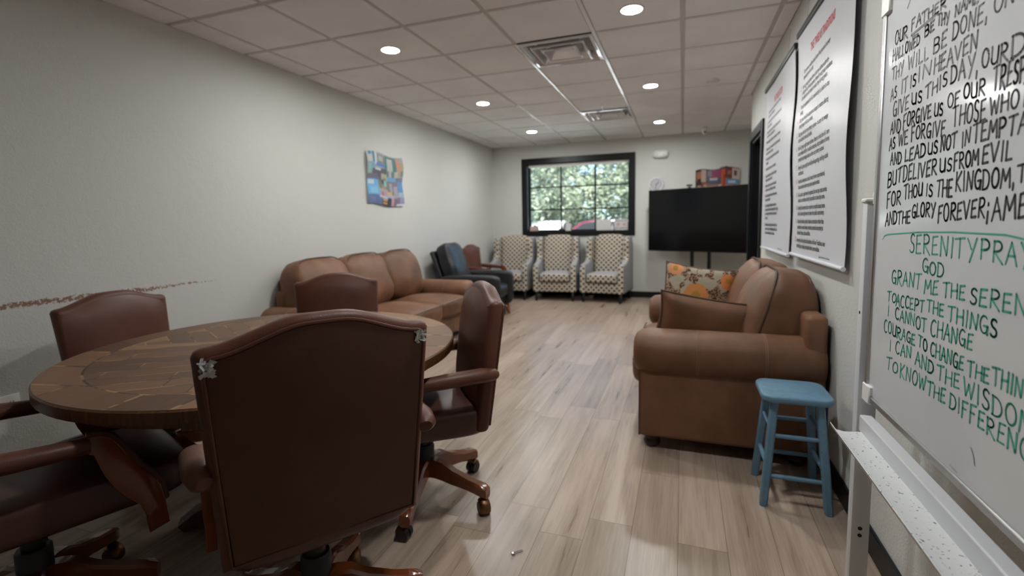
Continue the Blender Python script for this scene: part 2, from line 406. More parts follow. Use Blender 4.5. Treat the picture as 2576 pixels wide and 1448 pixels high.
    def build(s, name, mats, parent=None, smooth=40, props=None):
        me = bpy.data.meshes.new(name); me.from_pydata(s.v, [], s.f)
        if not isinstance(mats, (list, tuple)): mats = [mats]
        for m in mats: me.materials.append(M[m] if isinstance(m, str) else m)
        me.polygons.foreach_set('material_index', s.mi)
        bm = bmesh.new(); bm.from_mesh(me); bmesh.ops.recalc_face_normals(bm, faces=bm.faces[:]); bm.to_mesh(me); bm.free()
        if smooth:
            me.polygons.foreach_set('use_smooth', [True]*len(me.polygons)); me.set_sharp_from_angle(angle=radians(smooth))
        me.update()
        o = bpy.data.objects.new(name, me); COL.objects.link(o)
        if parent is not None: o.parent = parent
        for k, v in (props or {}).items(): o[k] = v
        return o

def tag(o, label, cat, group=None, kind=None):
    o['label'] = label; o['category'] = cat
    if group: o['group'] = group
    if kind: o['kind'] = kind
    return o
def thing(name, label, cat, loc=(0, 0, 0), rz=0.0, group=None):
    o = bpy.data.objects.new(name, None); COL.objects.link(o); o.empty_display_size = 0.1
    o.location = loc; o.rotation_euler = (0, 0, rz)
    return tag(o, label, cat, group)
def dup(root, loc, rz=None, label=None, rot=None):
    r = root.copy(); COL.objects.link(r); r.location = loc
    if rz is not None: r.rotation_euler = (0, 0, rz)
    if rot is not None: r.rotation_euler = rot
    if label: r['label'] = label
    for ch in list(root.children):
        c = ch.copy(); COL.objects.link(c); c.parent = r
        for g in list(ch.children):
            d = g.copy(); COL.objects.link(d); d.parent = c
    return r
def struct(name, mb, mat, parent=None, smooth=0):
    o = mb.build(name, mat, parent, smooth=smooth)
    if parent is None: o['kind'] = 'structure'
    return o
def T(x=0, y=0, z=0, rx=0, ry=0, rz=0):
    return Matrix.Translation((x, y, z)) @ Matrix.Rotation(rz, 4, 'Z') @ Matrix.Rotation(ry, 4, 'Y') @ Matrix.Rotation(rx, 4, 'X')
# ------------------------------------------------------------------ setting
TS = 0.6096; CX0, CY0 = -3.071, 2.388
struct('floor', MB().box(XL-0.2, XA+0.2, YN-0.2, YB+0.3, -0.1, 0), 'floor')
struct('wall_left', MB().box(XL-0.15, XL, YN-0.15, YB+0.3, 0, H+0.1), 'wall_l')
struct('wall_near', MB().box(XL, XA, YN-0.15, YN, 0, H+0.1), 'wall')
DY0, DY1, DZ = 5.115, 5.85, 2.115
w = MB().box(XR, XR+0.14, YN, DY0, 0, H+0.1).box(XR, XR+0.14, DY1, YC, 0, H+0.1).box(XR, XR+0.14, DY0, DY1, DZ, H+0.1)
struct('wall_right', w, 'wall_r')
struct('wall_alcove', MB().box(XR+0.14, XA, YC-0.14, YC, 0, H+0.1).box(XA, XA+0.15, YC-0.14, YB+0.3, 0, H+0.1), 'wall')
w = MB().box(XL, WX0, YB, YB+0.2, 0, H+0.1).box(WX1, XA, YB, YB+0.2, 0, H+0.1).box(WX0, WX1, YB, YB+0.2, 0, WZ0).box(WX0, WX1, YB, YB+0.2, WZ1, H+0.1)
struct('wall_back', w, 'wall')
# ceiling: lay-in tiles, grid tees
xs = [XL]+[CX0+k*TS for k in range(7)]+[CX0+7*TS, XA]
ys = [YN]+[CY0+k*TS for k in range(-7, 10)]+[YB]
vent_cells = ((4, 3), (4, 7))
tl = MB(); g = 0.016
for i in range(len(xs)-1):
    for j in range(len(ys)-1):
        x0, x1, y0, y1 = xs[i], xs[i+1], ys[j], ys[j+1]
        if y1 <= YC+0.3 and y0 < YC-0.3:
            if x0 > XR: continue
            x1 = min(x1, XR)
        if x1-x0 < 0.03: continue
        cxm, cym = (x0+x1)/2, (y0+y1)/2
        if abs(cxm+0.937) < 0.1 and (abs(cym-3.91) < 0.1 or abs(cym-6.35) < 0.1): continue
        ga = g if i > 0 else 0.004; gb = g if x1 < XR-0.01 or i < 7 else 0.004
        tl.box(x0+ga, x1-gb, y0+g, y1-(g if j < len(ys)-2 else 0.004), H, H+0.018, 0.006, 1)
tl.box(XL-0.1, XA+0.1, YN-0.1, YB+0.3, H+0.06, H+0.1)
struct('ceiling', tl, 'tile', smooth=30)
gr = MB()
for k in range(8):
    x = CX0+k*TS
    gr.box(x-0.019, x+0.019, YN if x < XR else YC, YB, H+0.008, H+0.05)
for k in range(-7, 10):
    y = CY0+k*TS
    gr.box(XL, XR if y < YC else XA, y-0.019, y+0.019, H+0.0085, H+0.05)
gr.box(XL, XL+0.02, YN, YB, H+0.004, H+0.05).box(XL, XA, YB-0.02, YB, H+0.004, H+0.05)
struct('trim_1', gr, 'tee_grey')
wg = MB()
wg.box(CX0+3*TS-0.012, CX0+3*TS+0.012, CY0+2*TS, YB-0.02, H-0.004, H+0.01, 0.003, 1)
wg.box(CX0+4*TS-0.014, CX0+4*TS+0.014, CY0-TS, YB-0.02, H-0.005, H+0.01, 0.003, 1)
wg.box(CX0+2*TS-0.008, CX0+2*TS+0.008, CY0+5*TS, YB-0.02, H+0.001, H+0.01, 0.002, 1)
struct('trim_2', wg, 'tee_white')
# baseboards
bb = lambda a: MB().box(*a, 0.004, 1)
struct('baseboard_left', bb((XL, XL+0.014, YN, YB, 0, 0.1)), 'black_paint')
struct('baseboard_back', bb((XL, XA, YB-0.014, YB, 0, 0.102)), 'black_paint')
struct('baseboard_right', bb((XR-0.014, XR, YN, DY0-0.09, 0, 0.1)), 'black_paint')
# doorway in the far end of the right wall
d = MB()
d.box(XR-0.02, XR+0.005, DY0-0.09, DY0, 0, DZ+0.09, 0.003, 1).box(XR-0.02, XR+0.005, DY1, DY1+0.092, 0, DZ+0.09, 0.003, 1).box(XR-0.0205, XR+0.005, DY0, DY1, DZ, DZ+0.09, 0.003, 1)
d.box(XR, XR+0.14, DY0, DY0+0.03, 0, DZ).box(XR, XR+0.14, DY1-0.03, DY1, 0, DZ).box(XR, XR+0.14, DY0, DY1, DZ-0.03, DZ)
d.box(XR+0.05, XR+0.07, DY1-0.05, DY1-0.03, 0, DZ).box(XR+0.05, XR+0.07, DY0+0.03, DY0+0.05, 0, DZ)
struct('trim_3', d, 'black_paint')
dr = struct('door_1', MB().box(XR+0.075, XR+0.12, DY0+0.03, DY1-0.03, 0.005, DZ-0.03, 0.004, 1), 'black_paint')
MB().tube([(XR+0.075, DY0+0.09, 1.0), (XR+0.02, DY0+0.09, 1.0), (XR+0.02, DY0+0.2, 1.0)], 0.01, 8).build('door_handle', 'steel', dr)

# window: casing, jambs, muntins, panes, roller blind
win = MB()
c = 0.093
for a in ((WX0-c, WX0+0.004, WZ0-c+0.01, WZ1+c), (WX1-0.004, WX1+c, WZ0-c+0.01, WZ1+c), (WX0, WX1, WZ1-0.004, WZ1+c), (WX0, WX1, WZ0-c+0.01, WZ0+0.004)):
    win.box(a[0], a[1], YB-0.022, YB+0.004, a[2], a[3], 0.003, 1)
J = 0.008
win.box(WX0, WX0+J, YB, YB+0.2, WZ0, WZ1).box(WX1-J, WX1, YB, YB+0.2, WZ0, WZ1).box(WX0, WX1, YB, YB+0.2, WZ0, WZ0+J).box(WX0, WX1, YB, YB+0.2, WZ1-J, WZ1)
wi = struct('window_1', win, 'black_paint')
YG = YB+0.12
mt = MB()
for x in (-2.046, -1.438): mt.box(x-0.013, x+0.013, YG-0.02, YG+0.02, WZ0, WZ1, 0.003, 1)
mt.box(WX0, WX0+0.035, YG-0.02, YG+0.02, WZ0, WZ1).box(WX1-0.03, WX1, YG-0.02, YG+0.02, WZ0, WZ1).box(WX0, WX1, YG-0.02, YG+0.02, WZ0, WZ0+0.03)
for z in (1.912, 1.517): mt.box(WX0, WX1, YG-0.018, YG+0.018, z-0.011, z+0.011, 0.003, 1)
mt.build('muntins', 'black_paint', wi, 0)
MB().box(WX0+0.02, WX1-0.02, YG-0.003, YG+0.003, WZ0+0.01, WZ1-0.005).build('pane', 'glass', wi, 0)
MB().box(WX0+0.012, WX1-0.012, YG-0.055, YG-0.03, WZ1-0.062, WZ1-0.008, 0.006, 2).build('blind_roll', 'white_plastic', wi)
# ------------------------------------------------------------------ swivel armchairs
CW = 0.274; CB = 0.246
def back_outline(inset=0.0, n=26):
    zb, zc, hp = 0.372+inset, 0.935-inset, 0.054
    w = CW-inset; wb = CB-inset
    p = [(-wb, zb), (wb, zb), (wb+(w-wb)*0.45, 0.6), (w, zc-0.018), (w-0.006, zc-0.006), (w-0.018, zc)]
    for i in range(1, n):
        x = (w-0.018)*(1-2*i/n); t = min(1, max(0, (abs(x)/w-0.14)/0.82)); s = t*t*(3-2*t)
        p.append((x, zc+hp*(1-s)))
    return p+[(-w+0.018, zc), (-w+0.006, zc-0.006), (-w, zc-0.018), (-wb-(w-wb)*0.45, 0.6)]
LEAN = 0.12
def lean(v):
    z = v[2]; return (v[0], v[1]-max(0, z-0.372)*LEAN, z)
def make_chair(name, label, cat, dz=0.0, tilt=0.0, torn=(), group=None, base_rot=0.35, arm_in=0.0, seat_d=0.57):
    t = thing(name, label, cat, group=group)
    up = T(0, 0, dz)
    MT = up @ Matrix.Translation((0, 0, 0.4)) @ Matrix.Rotation(tilt, 4, 'X') @ Matrix.Translation((0, 0, -0.4))
    # backrest shell
    b = MB(); b.prism(back_outline(), 'y', -0.255, -0.190, 0.026, 4)
    n = 14; vs = []; fs = []
    for j in range(n+1):
        for i in range(n+1):
            u, v = -1+2*i/n, j/n
            x = u*(CB+(CW-CB)*min(1, 0.15+v))*0.93; s = min(1, max(0, (abs(x)/CW-0.14)/0.82)); s = s*s*(3-2*s)
            zt = 0.915+0.052*(1-s); z = 0.45+v*(zt-0.45)
            vs.append((x, -0.192+0.036*(1-u**4)*(1-(2*v-1)**6), z))
    for j in range(n):
        for i in range(n): a = j*(n+1)+i; fs.append((a, a+1, a+n+2, a+n+1))
    b.add(vs, fs)
    b.v = [tuple(MT @ Vector(lean(p))) for p in b.v]
    b.build('backrest', 'chair_leather', t)
    q = MB(); q.prism(back_outline(0.024), 'y', -0.262, -0.25, 0.004, 2)
    q.v = [tuple(MT @ Vector(lean(p))) for p in q.v]
    bp = q.build('back_panel', 'chair_back_leather', t)
    q = MB(); o2 = back_outline(0.020); q.tube([(x, -0.258, z) for x, z in o2], 0.005, 8, closed=True)
    q.v = [tuple(MT @ Vector(lean(p))) for p in q.v]
    q.build('piping', 'chair_leather', bp)
    for sx in torn:
        rn = random.Random(5+sx); q = MB()
        for k in range(26):
            p = Vector((sx*(CW-0.030+rn.uniform(-0.011, 0.011)), -0.266+rn.uniform(-0.004, 0.006), 0.903+rn.uniform(-0.022, 0.009)))
            a = rn.uniform(0, pi); l = rn.uniform(0.005, 0.011); wd_ = rn.uniform(0.002, 0.005)
            ax = Vector((cos(a), rn.uniform(-0.3, 0.3), sin(a))); bx = Vector((-sin(a), rn.uniform(-0.4, 0.4), cos(a)))
            q.add([p-ax*l-bx*wd_, p+ax*l-bx*wd_*0.4, p+ax*l*0.8+bx*wd_, p-ax*l*0.7+bx*wd_+Vector((0, -0.003, 0))], [(0, 1, 2, 3)])
        q.v = [tuple(MT @ Vector(lean(p))) for p in q.v]
        q.build('torn_lining', 'stuffing', bp, props={'label': 'white torn lining at the worn corner'})
    # seat
    s = MB()
    def seatfn(p):
        z = p.z
        if z > 0: p.z = z*(1+0.10*(1-min(1, (p.x/0.25)**2)))-0.05*max(0, (p.y-0.1))*1.0
        return p
    s.cushion(0, -0.255+seat_d/2, 0.412, CB*2+0.004, seat_d, 0.13, 7, 14, (0, 0.01, 0.014), Mx=MT, fn=seatfn)
    s.build('seat', 'seat_leather', t)
    def armfix(mb):   # arms set further back and sloping down on the chair pushed against the table
        if not arm_in: return
        out = []
        for p in mb.v:
            q = Vector(p); k = min(1, max(0, (q.y+0.1)/0.15)); out.append((q.x, q.y-arm_in*k, q.z-0.045*k))
        mb.v = out
    # arms: padded rail and curved wooden front support
    for sx in (-1, 1):
        a = MB(); xx = sx*(CB+0.020)
        pts = [(xx, -0.285, 0.625), (xx+sx*0.004, -0.272, 0.628), (xx+sx*0.012, -0.22, 0.63), (xx+sx*0.02, -0.1, 0.625), (xx+sx*0.016, 0.04, 0.613), (xx+sx*0.010, 0.13, 0.606)]
        a.tube(pts, [0.018, 0.030, 0.036, 0.036, 0.032, 0.028], 14, Mx=MT, upd=(0, 0, 1), flat=0.85); armfix(a)
        pad = a.build('arm_pad', 'chair_leather', t)
        wd_ = MB()
        outer = [(0.125, 0.632), (0.165, 0.630), (0.195, 0.614), (0.215, 0.588), (0.238, 0.555), (0.272, 0.512), (0.312, 0.478), (0.335, 0.445), (0.345, 0.40), (0.352, 0.335)]
        inner = [(0.285, 0.325), (0.280, 0.375), (0.262, 0.410), (0.225, 0.440), (0.190, 0.475), (0.165, 0.515), (0.150, 0.55), (0.140, 0.575), (0.125, 0.580)]
        fz = lambda z: z if z > 0.58 else 0.58-(0.58-z)*1.22
        outer = [(0.125+(y-0.125)*0.8, fz(z)) for y, z in outer]; inner = [(0.125+(y-0.125)*0.8, fz(z)) for y, z in inner]
        wd_.prism(outer+inner, 'x', xx-0.015+sx*0.004, xx+0.015+sx*0.004, 0.004, 2, Mx=MT)
        armfix(wd_); wd_.build('arm_support', 'cherry', t)
        ed = MB(); ed.tube([(xx+sx*0.004, y+0.001, z+0.001) for y, z in outer[:-1]], 0.013, 8, Mx=MT, upd=(1, 0, 0))
        armfix(ed); ed.build('edge_leather', 'chair_leather', pad)
    # base
    c = MB(); c.lathe([(0.03, 0.17), (0.03, 0.37+dz)], 18).lathe([(0.046, 0.15), (0.046, 0.26), (0.040, 0.268)], 18)
    c.box(-0.11, 0.11, -0.12, 0.13, 0.355+dz, 0.385+dz, 0.008, 2)
    c.tube([(0.08, 0.0, 0.36+dz), (0.2, 0.02, 0.355+dz), (0.24, 0.02, 0.35+dz)], 0.006, 8)
    c.build('column', 'black_plastic', t)
    for k in range(5):
        R = Matrix.Rotation(2*pi*k/5+base_rot, 4, 'Z') @ Matrix.Diagonal((1.02, 1, 1, 1))
        l = MB(); sec = [(0.02, 0.115, 0.200, 0.030), (0.06, 0.118, 0.203, 0.029), (0.10, 0.112, 0.197, 0.027), (0.15, 0.100, 0.168, 0.025), (0.19, 0.095, 0.155, 0.024), (0.23, 0.088, 0.140, 0.024), (0.27, 0.078, 0.132, 0.0245), (0.30, 0.070, 0.126, 0.025), (0.318, 0.068, 0.116, 0.022)]
        vs = []; fs = []
        for r, z0, z1, hw in sec:
            e = 0.009
            vs += [(r, -hw+e, z0), (r, hw-e, z0), (r, hw, z0+e), (r, hw, z1-e), (r, hw-e, z1), (r, -hw+e, z1), (r, -hw, z1-e), (r, -hw, z0+e)]
        for i in range(len(sec)-1):
            for m in range(8): fs.append((i*8+m, i*8+(m+1) % 8, i*8+8+(m+1) % 8, i*8+8+m))
        fs += [tuple(range(8))[::-1], tuple((len(sec)-1)*8+m for m in range(8))]
        l.add(vs, fs, Mx=R); leg = l.build('leg', 'cherry', t)
        ca = MB(); rc = T(0.292, 0, 0, rz=0.9+k)
        for sx in (-0.014, 0.014): ca.tube([(sx-0.010, 0.012, 0.027), (sx+0.010, 0.012, 0.027)], 0.027, 14, Mx=R @ rc)
        ca.tube([(0, 0, 0.04), (0, 0, 0.075)], 0.008, 8, Mx=R @ rc)
        ca.build('caster', 'black_plastic', leg)
        hd = MB(); arc = [(-0.004+0.03*cos(a_), 0.027+0.031*sin(a_)) for a_ in [radians(q_) for q_ in range(-20, 130, 15)]]
        hd.tube([(0, y+0.012, z) for y, z in arc], 0.012, 8, Mx=R @ rc, upd=(1, 0, 0), flat=2.0)
        hd.build('caster_hood', 'brass', leg)
    return t
def put(t, x, y, th): t.location = (x, y, 0); t.rotation_euler = (0, 0, th)
G1 = 'leather swivel armchairs round the table'
C1 = make_chair('swivel_armchair', 'oxblood leather swivel armchair turned with its torn back to us, white lining at both corners', 'armchair', 0.078, -0.01, (-1, 1), G1, -0.295, 0.12, 0.48)
put(C1, -1.07, 1.11, 0.923)
C2 = make_chair('swivel_armchair', 'oxblood leather swivel armchair beside the open aisle, seen side on, one torn corner', 'armchair', 0.022, 0.01, (-1,), G1, 0.246)
put(C2, -1.122, 1.865, 2.215)
C3 = make_chair('swivel_armchair', 'oxblood leather swivel armchair tucked in between the round table and the long sofa', 'armchair', -0.03, 0, (), G1)
put(C3, -2.09, 2.48, -2.45)
C4 = dup(C3, (-2.57, 1.67, 0), -1.509, 'oxblood leather swivel armchair with its back to the chipped wall strip')
C5 = make_chair('swivel_armchair', 'oxblood leather swivel armchair showing its seat and curved wooden arm, below the wall outlet', 'armchair', 0.036, 0, (), G1, -0.148, 0.0, 0.65)
put(C5, -1.965, 0.842, -0.38)
C6 = dup(C3, (-2.93, 6.98, 0), -1.62, 'oxblood leather swivel armchair in the far corner between the black recliner and wing chairs')

# ------------------------------------------------------------------ round table
TR = 0.79
tb = thing('round_table', 'large round wooden parquet table with scuffed top and dark apron', 'table', (-1.72, 1.63, 0), 0.0)
q = MB(); q.lathe([(0.0001, 0.759), (TR-0.006, 0.76)], 96); 
top = q.build('tabletop', 'table', tb)
q = MB(); q.lathe([(TR-0.03, 0.716), (TR-0.002, 0.717), (TR, 0.722), (TR, 0.754), (TR-0.004, 0.7585), (TR-0.01, 0.7595)], 96); q.build('edge_band', 'table_edge', top)
q = MB(); 
def arcband(r0, r1, z0, z1, a0, a1, n=40):
    vs = []; fs = []
    for i in range(n+1):
        a = a0+(a1-a0)*i/n
        for r, z in ((r0, z0), (r1, z0), (r1, z1), (r0, z1)): vs.append((r*cos(a), r*sin(a), z))
    for i in range(n):
        for k in range(4): fs.append((i*4+k, i*4+(k+1) % 4, i*4+4+(k+1) % 4, i*4+4+k))
    fs += [(3, 2, 1, 0), tuple(n*4+k for k in range(4))]
    return vs, fs
for k in range(4):
    q.add(*arcband(0.71, 0.735, 0.684, 0.717, radians(-57+90*k+5), radians(-57+90*k+85)))
q.build('apron', 'table_edge', tb)
for k in range(4):
    a = radians(-57+90*k)
    q = MB(); q.box(0.70, 0.742, -0.03, 0.03, 0.672, 0.717, 0.004, 1, Mx=Matrix.Rotation(a-0.1, 4, 'Z')); q.build('apron_block', 'table_edge', tb)
q = MB(); q.lathe([(0.17, 0.05), (0.175, 0.12), (0.13, 0.2), (0.12, 0.5), (0.16, 0.62), (0.2, 0.717)], 28); q.build('pedestal', 'table_edge', tb)
for k in range(4):
    q = MB(); q.prism([(0.12, 0.02), (0.40, 0.0), (0.42, 0.03), (0.36, 0.075), (0.12, 0.15)], 'y', -0.04, 0.04, 0.006, 2, Mx=Matrix.Rotation(radians(45+90*k), 4, 'Z'))
    q.build('foot', 'table_edge', tb)

# ------------------------------------------------------------------ brown sofas
def make_sofa(name, label, cat, L, D, nseat, loc, rz, armz=0.675, backz=0.80, cushtop=1.0, armr=0.125, seed=0):
    """local: +x along the length, front at -y, back at +y = 0"""
    t = thing(name, label, cat, loc, rz)
    AW = 0.22; x0, x1 = -L/2, L/2; yf = -D
    b = MB()
    b.box(x0+AW-0.02, x1-AW+0.02, yf+0.05, -0.05, 0.09, 0.30, 0.02, 3)
    fx = 0.03 if nseat == 2 else AW-0.02
    b.box(x0+fx, x1-fx, -0.10, -0.0, 0.09, backz, 0.03, 4)
    b.build('frame', 'suede', t)
    for sx in (-1, 1):
        xo = sx*L/2
        a = MB()
        xa, xb = sorted((xo-sx*0.045, xo-sx*AW)); a.box(xa, xb, yf+0.03, -0.01, 0.075, armz-0.10, 0.022, 3)
        pts = []; rad = []
        cxr = xo-sx*(armr+0.0); zr = armz-armr
        for yy, rr in ((yf+0.0, 0.55), (yf+0.012, 0.78), (yf+0.04, 0.95), (yf+0.09, 1.0), (yf+0.3, 1.0), (-0.3, 1.0), (-0.06, 1.0), (-0.02, 0.94), (0.0, 0.8)): pts.append((cxr, yy, zr)); rad.append(armr*rr)
        a.tube(pts, rad, 28)
        arm = a.build('arm', 'suede', t)
        w = MB()
        for yy in (yf+D*0.36, yf+D*0.71):
            for oo in (-0.004, 0.004):
                w.tube([(cxr+(armr+0.001)*cos(a_), yy+oo, zr+(armr+0.001)*sin(a_)) for a_ in [radians(q_) for q_ in range(-70, 251, 10)]], 0.0016, 5)
        w.build('seam', 'stitch', arm)
        w = MB(); e = xo-sx*0.045
        w.tube([(e-sx*0.008, yf+0.036, 0.08), (e-sx*0.008, yf+0.036, armz-0.22)], 0.006, 6)
        w.build('welt', 'suede_seam', arm)
    sw = (L-2*AW)/nseat
    for i in range(nseat):
        cx = x0+AW+sw*(i+0.5)
        c = MB(); c.cushion(cx, (yf-0.02-0.16)/2-0.0, 0.385, sw-0.008, D-0.16+0.02, 0.17, 7, 14, (0, 0.012, 0.035), wob=0.008, seed=seed+i)
        sc = c.build('seat_cushion', 'suede', t)
        w = MB(); hx, hy = sw/2-0.02, (D-0.14)/2-0.02
        yc = (yf-0.18)/2
        w.tube([(cx-hx, yc-hy-0.017, 0.458), (cx-hx*0.5, yc-hy-0.02, 0.462), (cx, yc-hy-0.022, 0.464), (cx+hx*0.5, yc-hy-0.02, 0.462), (cx+hx, yc-hy-0.017, 0.458)], 0.005, 6)
        w.build('welt', 'suede_seam', sc)
        k = MB()
        bh = cushtop-0.44
        def fn(p, bh=bh):
            s = (p.z/(bh/2)+1)/2
            p.y *= (1.08-0.42*max(0, s-0.35)); p.z += 0.02*(1-(p.x/(sw/2))**2)*max(0, s-0.5)
            return p
        k.cushion(0, 0, 0, sw+(0.05 if nseat == 2 else 0.03), 0.32, bh, 4.2, 16, (0, 0.045, 0.015), wob=0.016, seed=seed+10+i, fn=fn, Mx=T(cx+(0.0 if nseat == 3 else (0.02 if i else -0.02)), -0.170, 0.44+bh/2, rx=radians(-13)))
        bc = k.build('back_cushion', 'suede', t)
        w = MB()
        for ys in (-0.115, 0.10):
            pr = []
            for a_ in range(0, 181, 9):
                a2 = radians(a_); ex = abs(cos(a2))**0.4*(1 if cos(a2) > 0 else -1); ez = abs(sin(a2))**0.5
                pr.append((ex*(sw/2+(0.02 if nseat == 2 else -0.006)), ys*(1-0.25*ez), -bh/2+0.1+ez*(bh-0.085)))
            w.tube(pr, 0.0065, 6, Mx=T(cx+(0.0 if nseat == 3 else (0.02 if i else -0.02)), -0.170, 0.44+bh/2, rx=radians(-13)))
        w.build('welt', 'suede_seam', bc)
    for xx in (x0+0.12, x1-0.12):
        for yy in (yf+0.10, -0.1):
            f_ = MB(); f_.lathe([(0.030, 0.0), (0.044, 0.012), (0.048, 0.03), (0.040, 0.046), (0.050, 0.058), (0.052, 0.078), (0.045, 0.092)], 18, Mx=T(xx, yy))
            f_.build('foot', 'dark_wood', t)
    return t
make_sofa('sofa', 'long three seat brown suede sofa along the wall under the photo collage poster', 'sofa', 2.32, 0.93, 3, (XL+0.05, 4.05, 0), radians(90), 0.625, 0.74, 0.98)
make_sofa('loveseat', 'two seat brown suede loveseat with rolled arms and floral pillows, under the banners', 'loveseat', 1.56, 0.93, 2, (XR-0.02, 3.40, 0), radians(-90), 0.675, 0.80, 0.975, 0.128, 4)

# pillows on the loveseat: floral face, brown suede reverse
def make_pillow(label, loc, rot, S=0.47, A=1.0):
    t = thing('throw_pillow', label, 'pillow', loc, 0, 'floral pillows on the loveseat'); t.rotation_euler = rot
    n = 18
    for side, mat, nm in ((-1, 'floral', 'floral_face'), (1, 'suede', 'suede_face')):
        vs = []; fs = []
        for j in range(n+1):
            for i in range(n+1):
                u, v = -1+2*i/n, -1+2*j/n
                pin = 1-0.07*(1-u*u)*abs(v)**3-0.0
                x = u*S/2*(1-0.08*(1-v*v)); z = v*A*S/2*(1-0.08*(1-u*u))
                h = ((1-u*u)*(1-v*v))**0.42*0.085
                vs.append((x, side*h+0.006*mnoise.noise((u*2, v*2, side)), z))
        for j in range(n):
            for i in range(n): a = j*(n+1)+i; fs.append((a, a+1, a+n+2, a+n+1))
        MB().add(vs, fs).build(nm, mat, t, 60)
    q = MB(); pts = []
    for k in range(48):
        s = k/48*4; e = int(s); f_ = -1+2*(s-e)
        u, v = ((f_, -1), (1, f_), (-f_, 1), (-1, -f_))[e]
        pts.append((u*S/2*(1-0.08*(1-v*v)), 0.002, v*A*S/2*(1-0.08*(1-u*u))))
    q.tube(pts, 0.006, 6, closed=True); q.build('piping', 'suede_seam', t)
    return t
make_pillow('floral throw pillow propped upright against the far arm, orange flower face showing', (0.105, 3.70, 0.70), (radians(-14), radians(8), radians(4)), 0.50)
make_pillow('throw pillow slumped on the near arm, plain brown suede back towards us', (0.165, 2.95, 0.655), (radians(-9), radians(-8), radians(183)), 0.62, 0.58)
# ------------------------------------------------------------------ black leather armchair
def make_black_chair():
    t = thing('leather_armchair', 'black leather armchair with angled back cushion and orange wooden feet, past the long sofa', 'armchair', (-2.70, 5.98, 0), radians(-90+6+180))
    # local: front -y, width along x
    b = MB(); b.box(-0.30, 0.30, -0.36, 0.30, 0.14, 0.30, 0.02, 3); b.build('frame', 'black_leather', t)
    for sx in (-1, 1):
        a = MB(); a.cushion(sx*0.35, -0.05, 0.375, 0.15, 0.80, 0.47, 9, 12, (0.006, 0.008, 0.008), wob=0.004, seed=sx)
        a.build('arm', 'black_leather', t)
    s = MB(); s.cushion(0, -0.08, 0.37, 0.55, 0.68, 0.17, 6, 14, (0, 0.01, 0.03), wob=0.008, seed=3); s.build('seat_cushion', 'black_leather', t)
    k = MB(); k.cushion(0, 0, 0, 0.62, 0.19, 0.66, 5.5, 16, (0, 0.03, 0.01), wob=0.014, seed=5, Mx=T(0, 0.285, 0.70, rx=radians(-19))); k.build('back_cushion', 'black_leather', t)
    k = MB(); k.box(-0.32, 0.32, -0.03, 0.03, -0.42, 0.31, 0.02, 3, Mx=T(0, 0.40, 0.63, rx=radians(-19))); k.build('back_shell', 'black_leather', t)
    for x in (-0.34, 0.34):
        for y, dy in ((-0.36, -0.03), (0.26, 0.05)):
            f_ = MB(); f_.tube([(x, y+dy, 0.0), (x, y, 0.155)], [0.022, 0.036], 12); f_.build('foot', 'orange_wood', t)
    return t
make_black_chair()

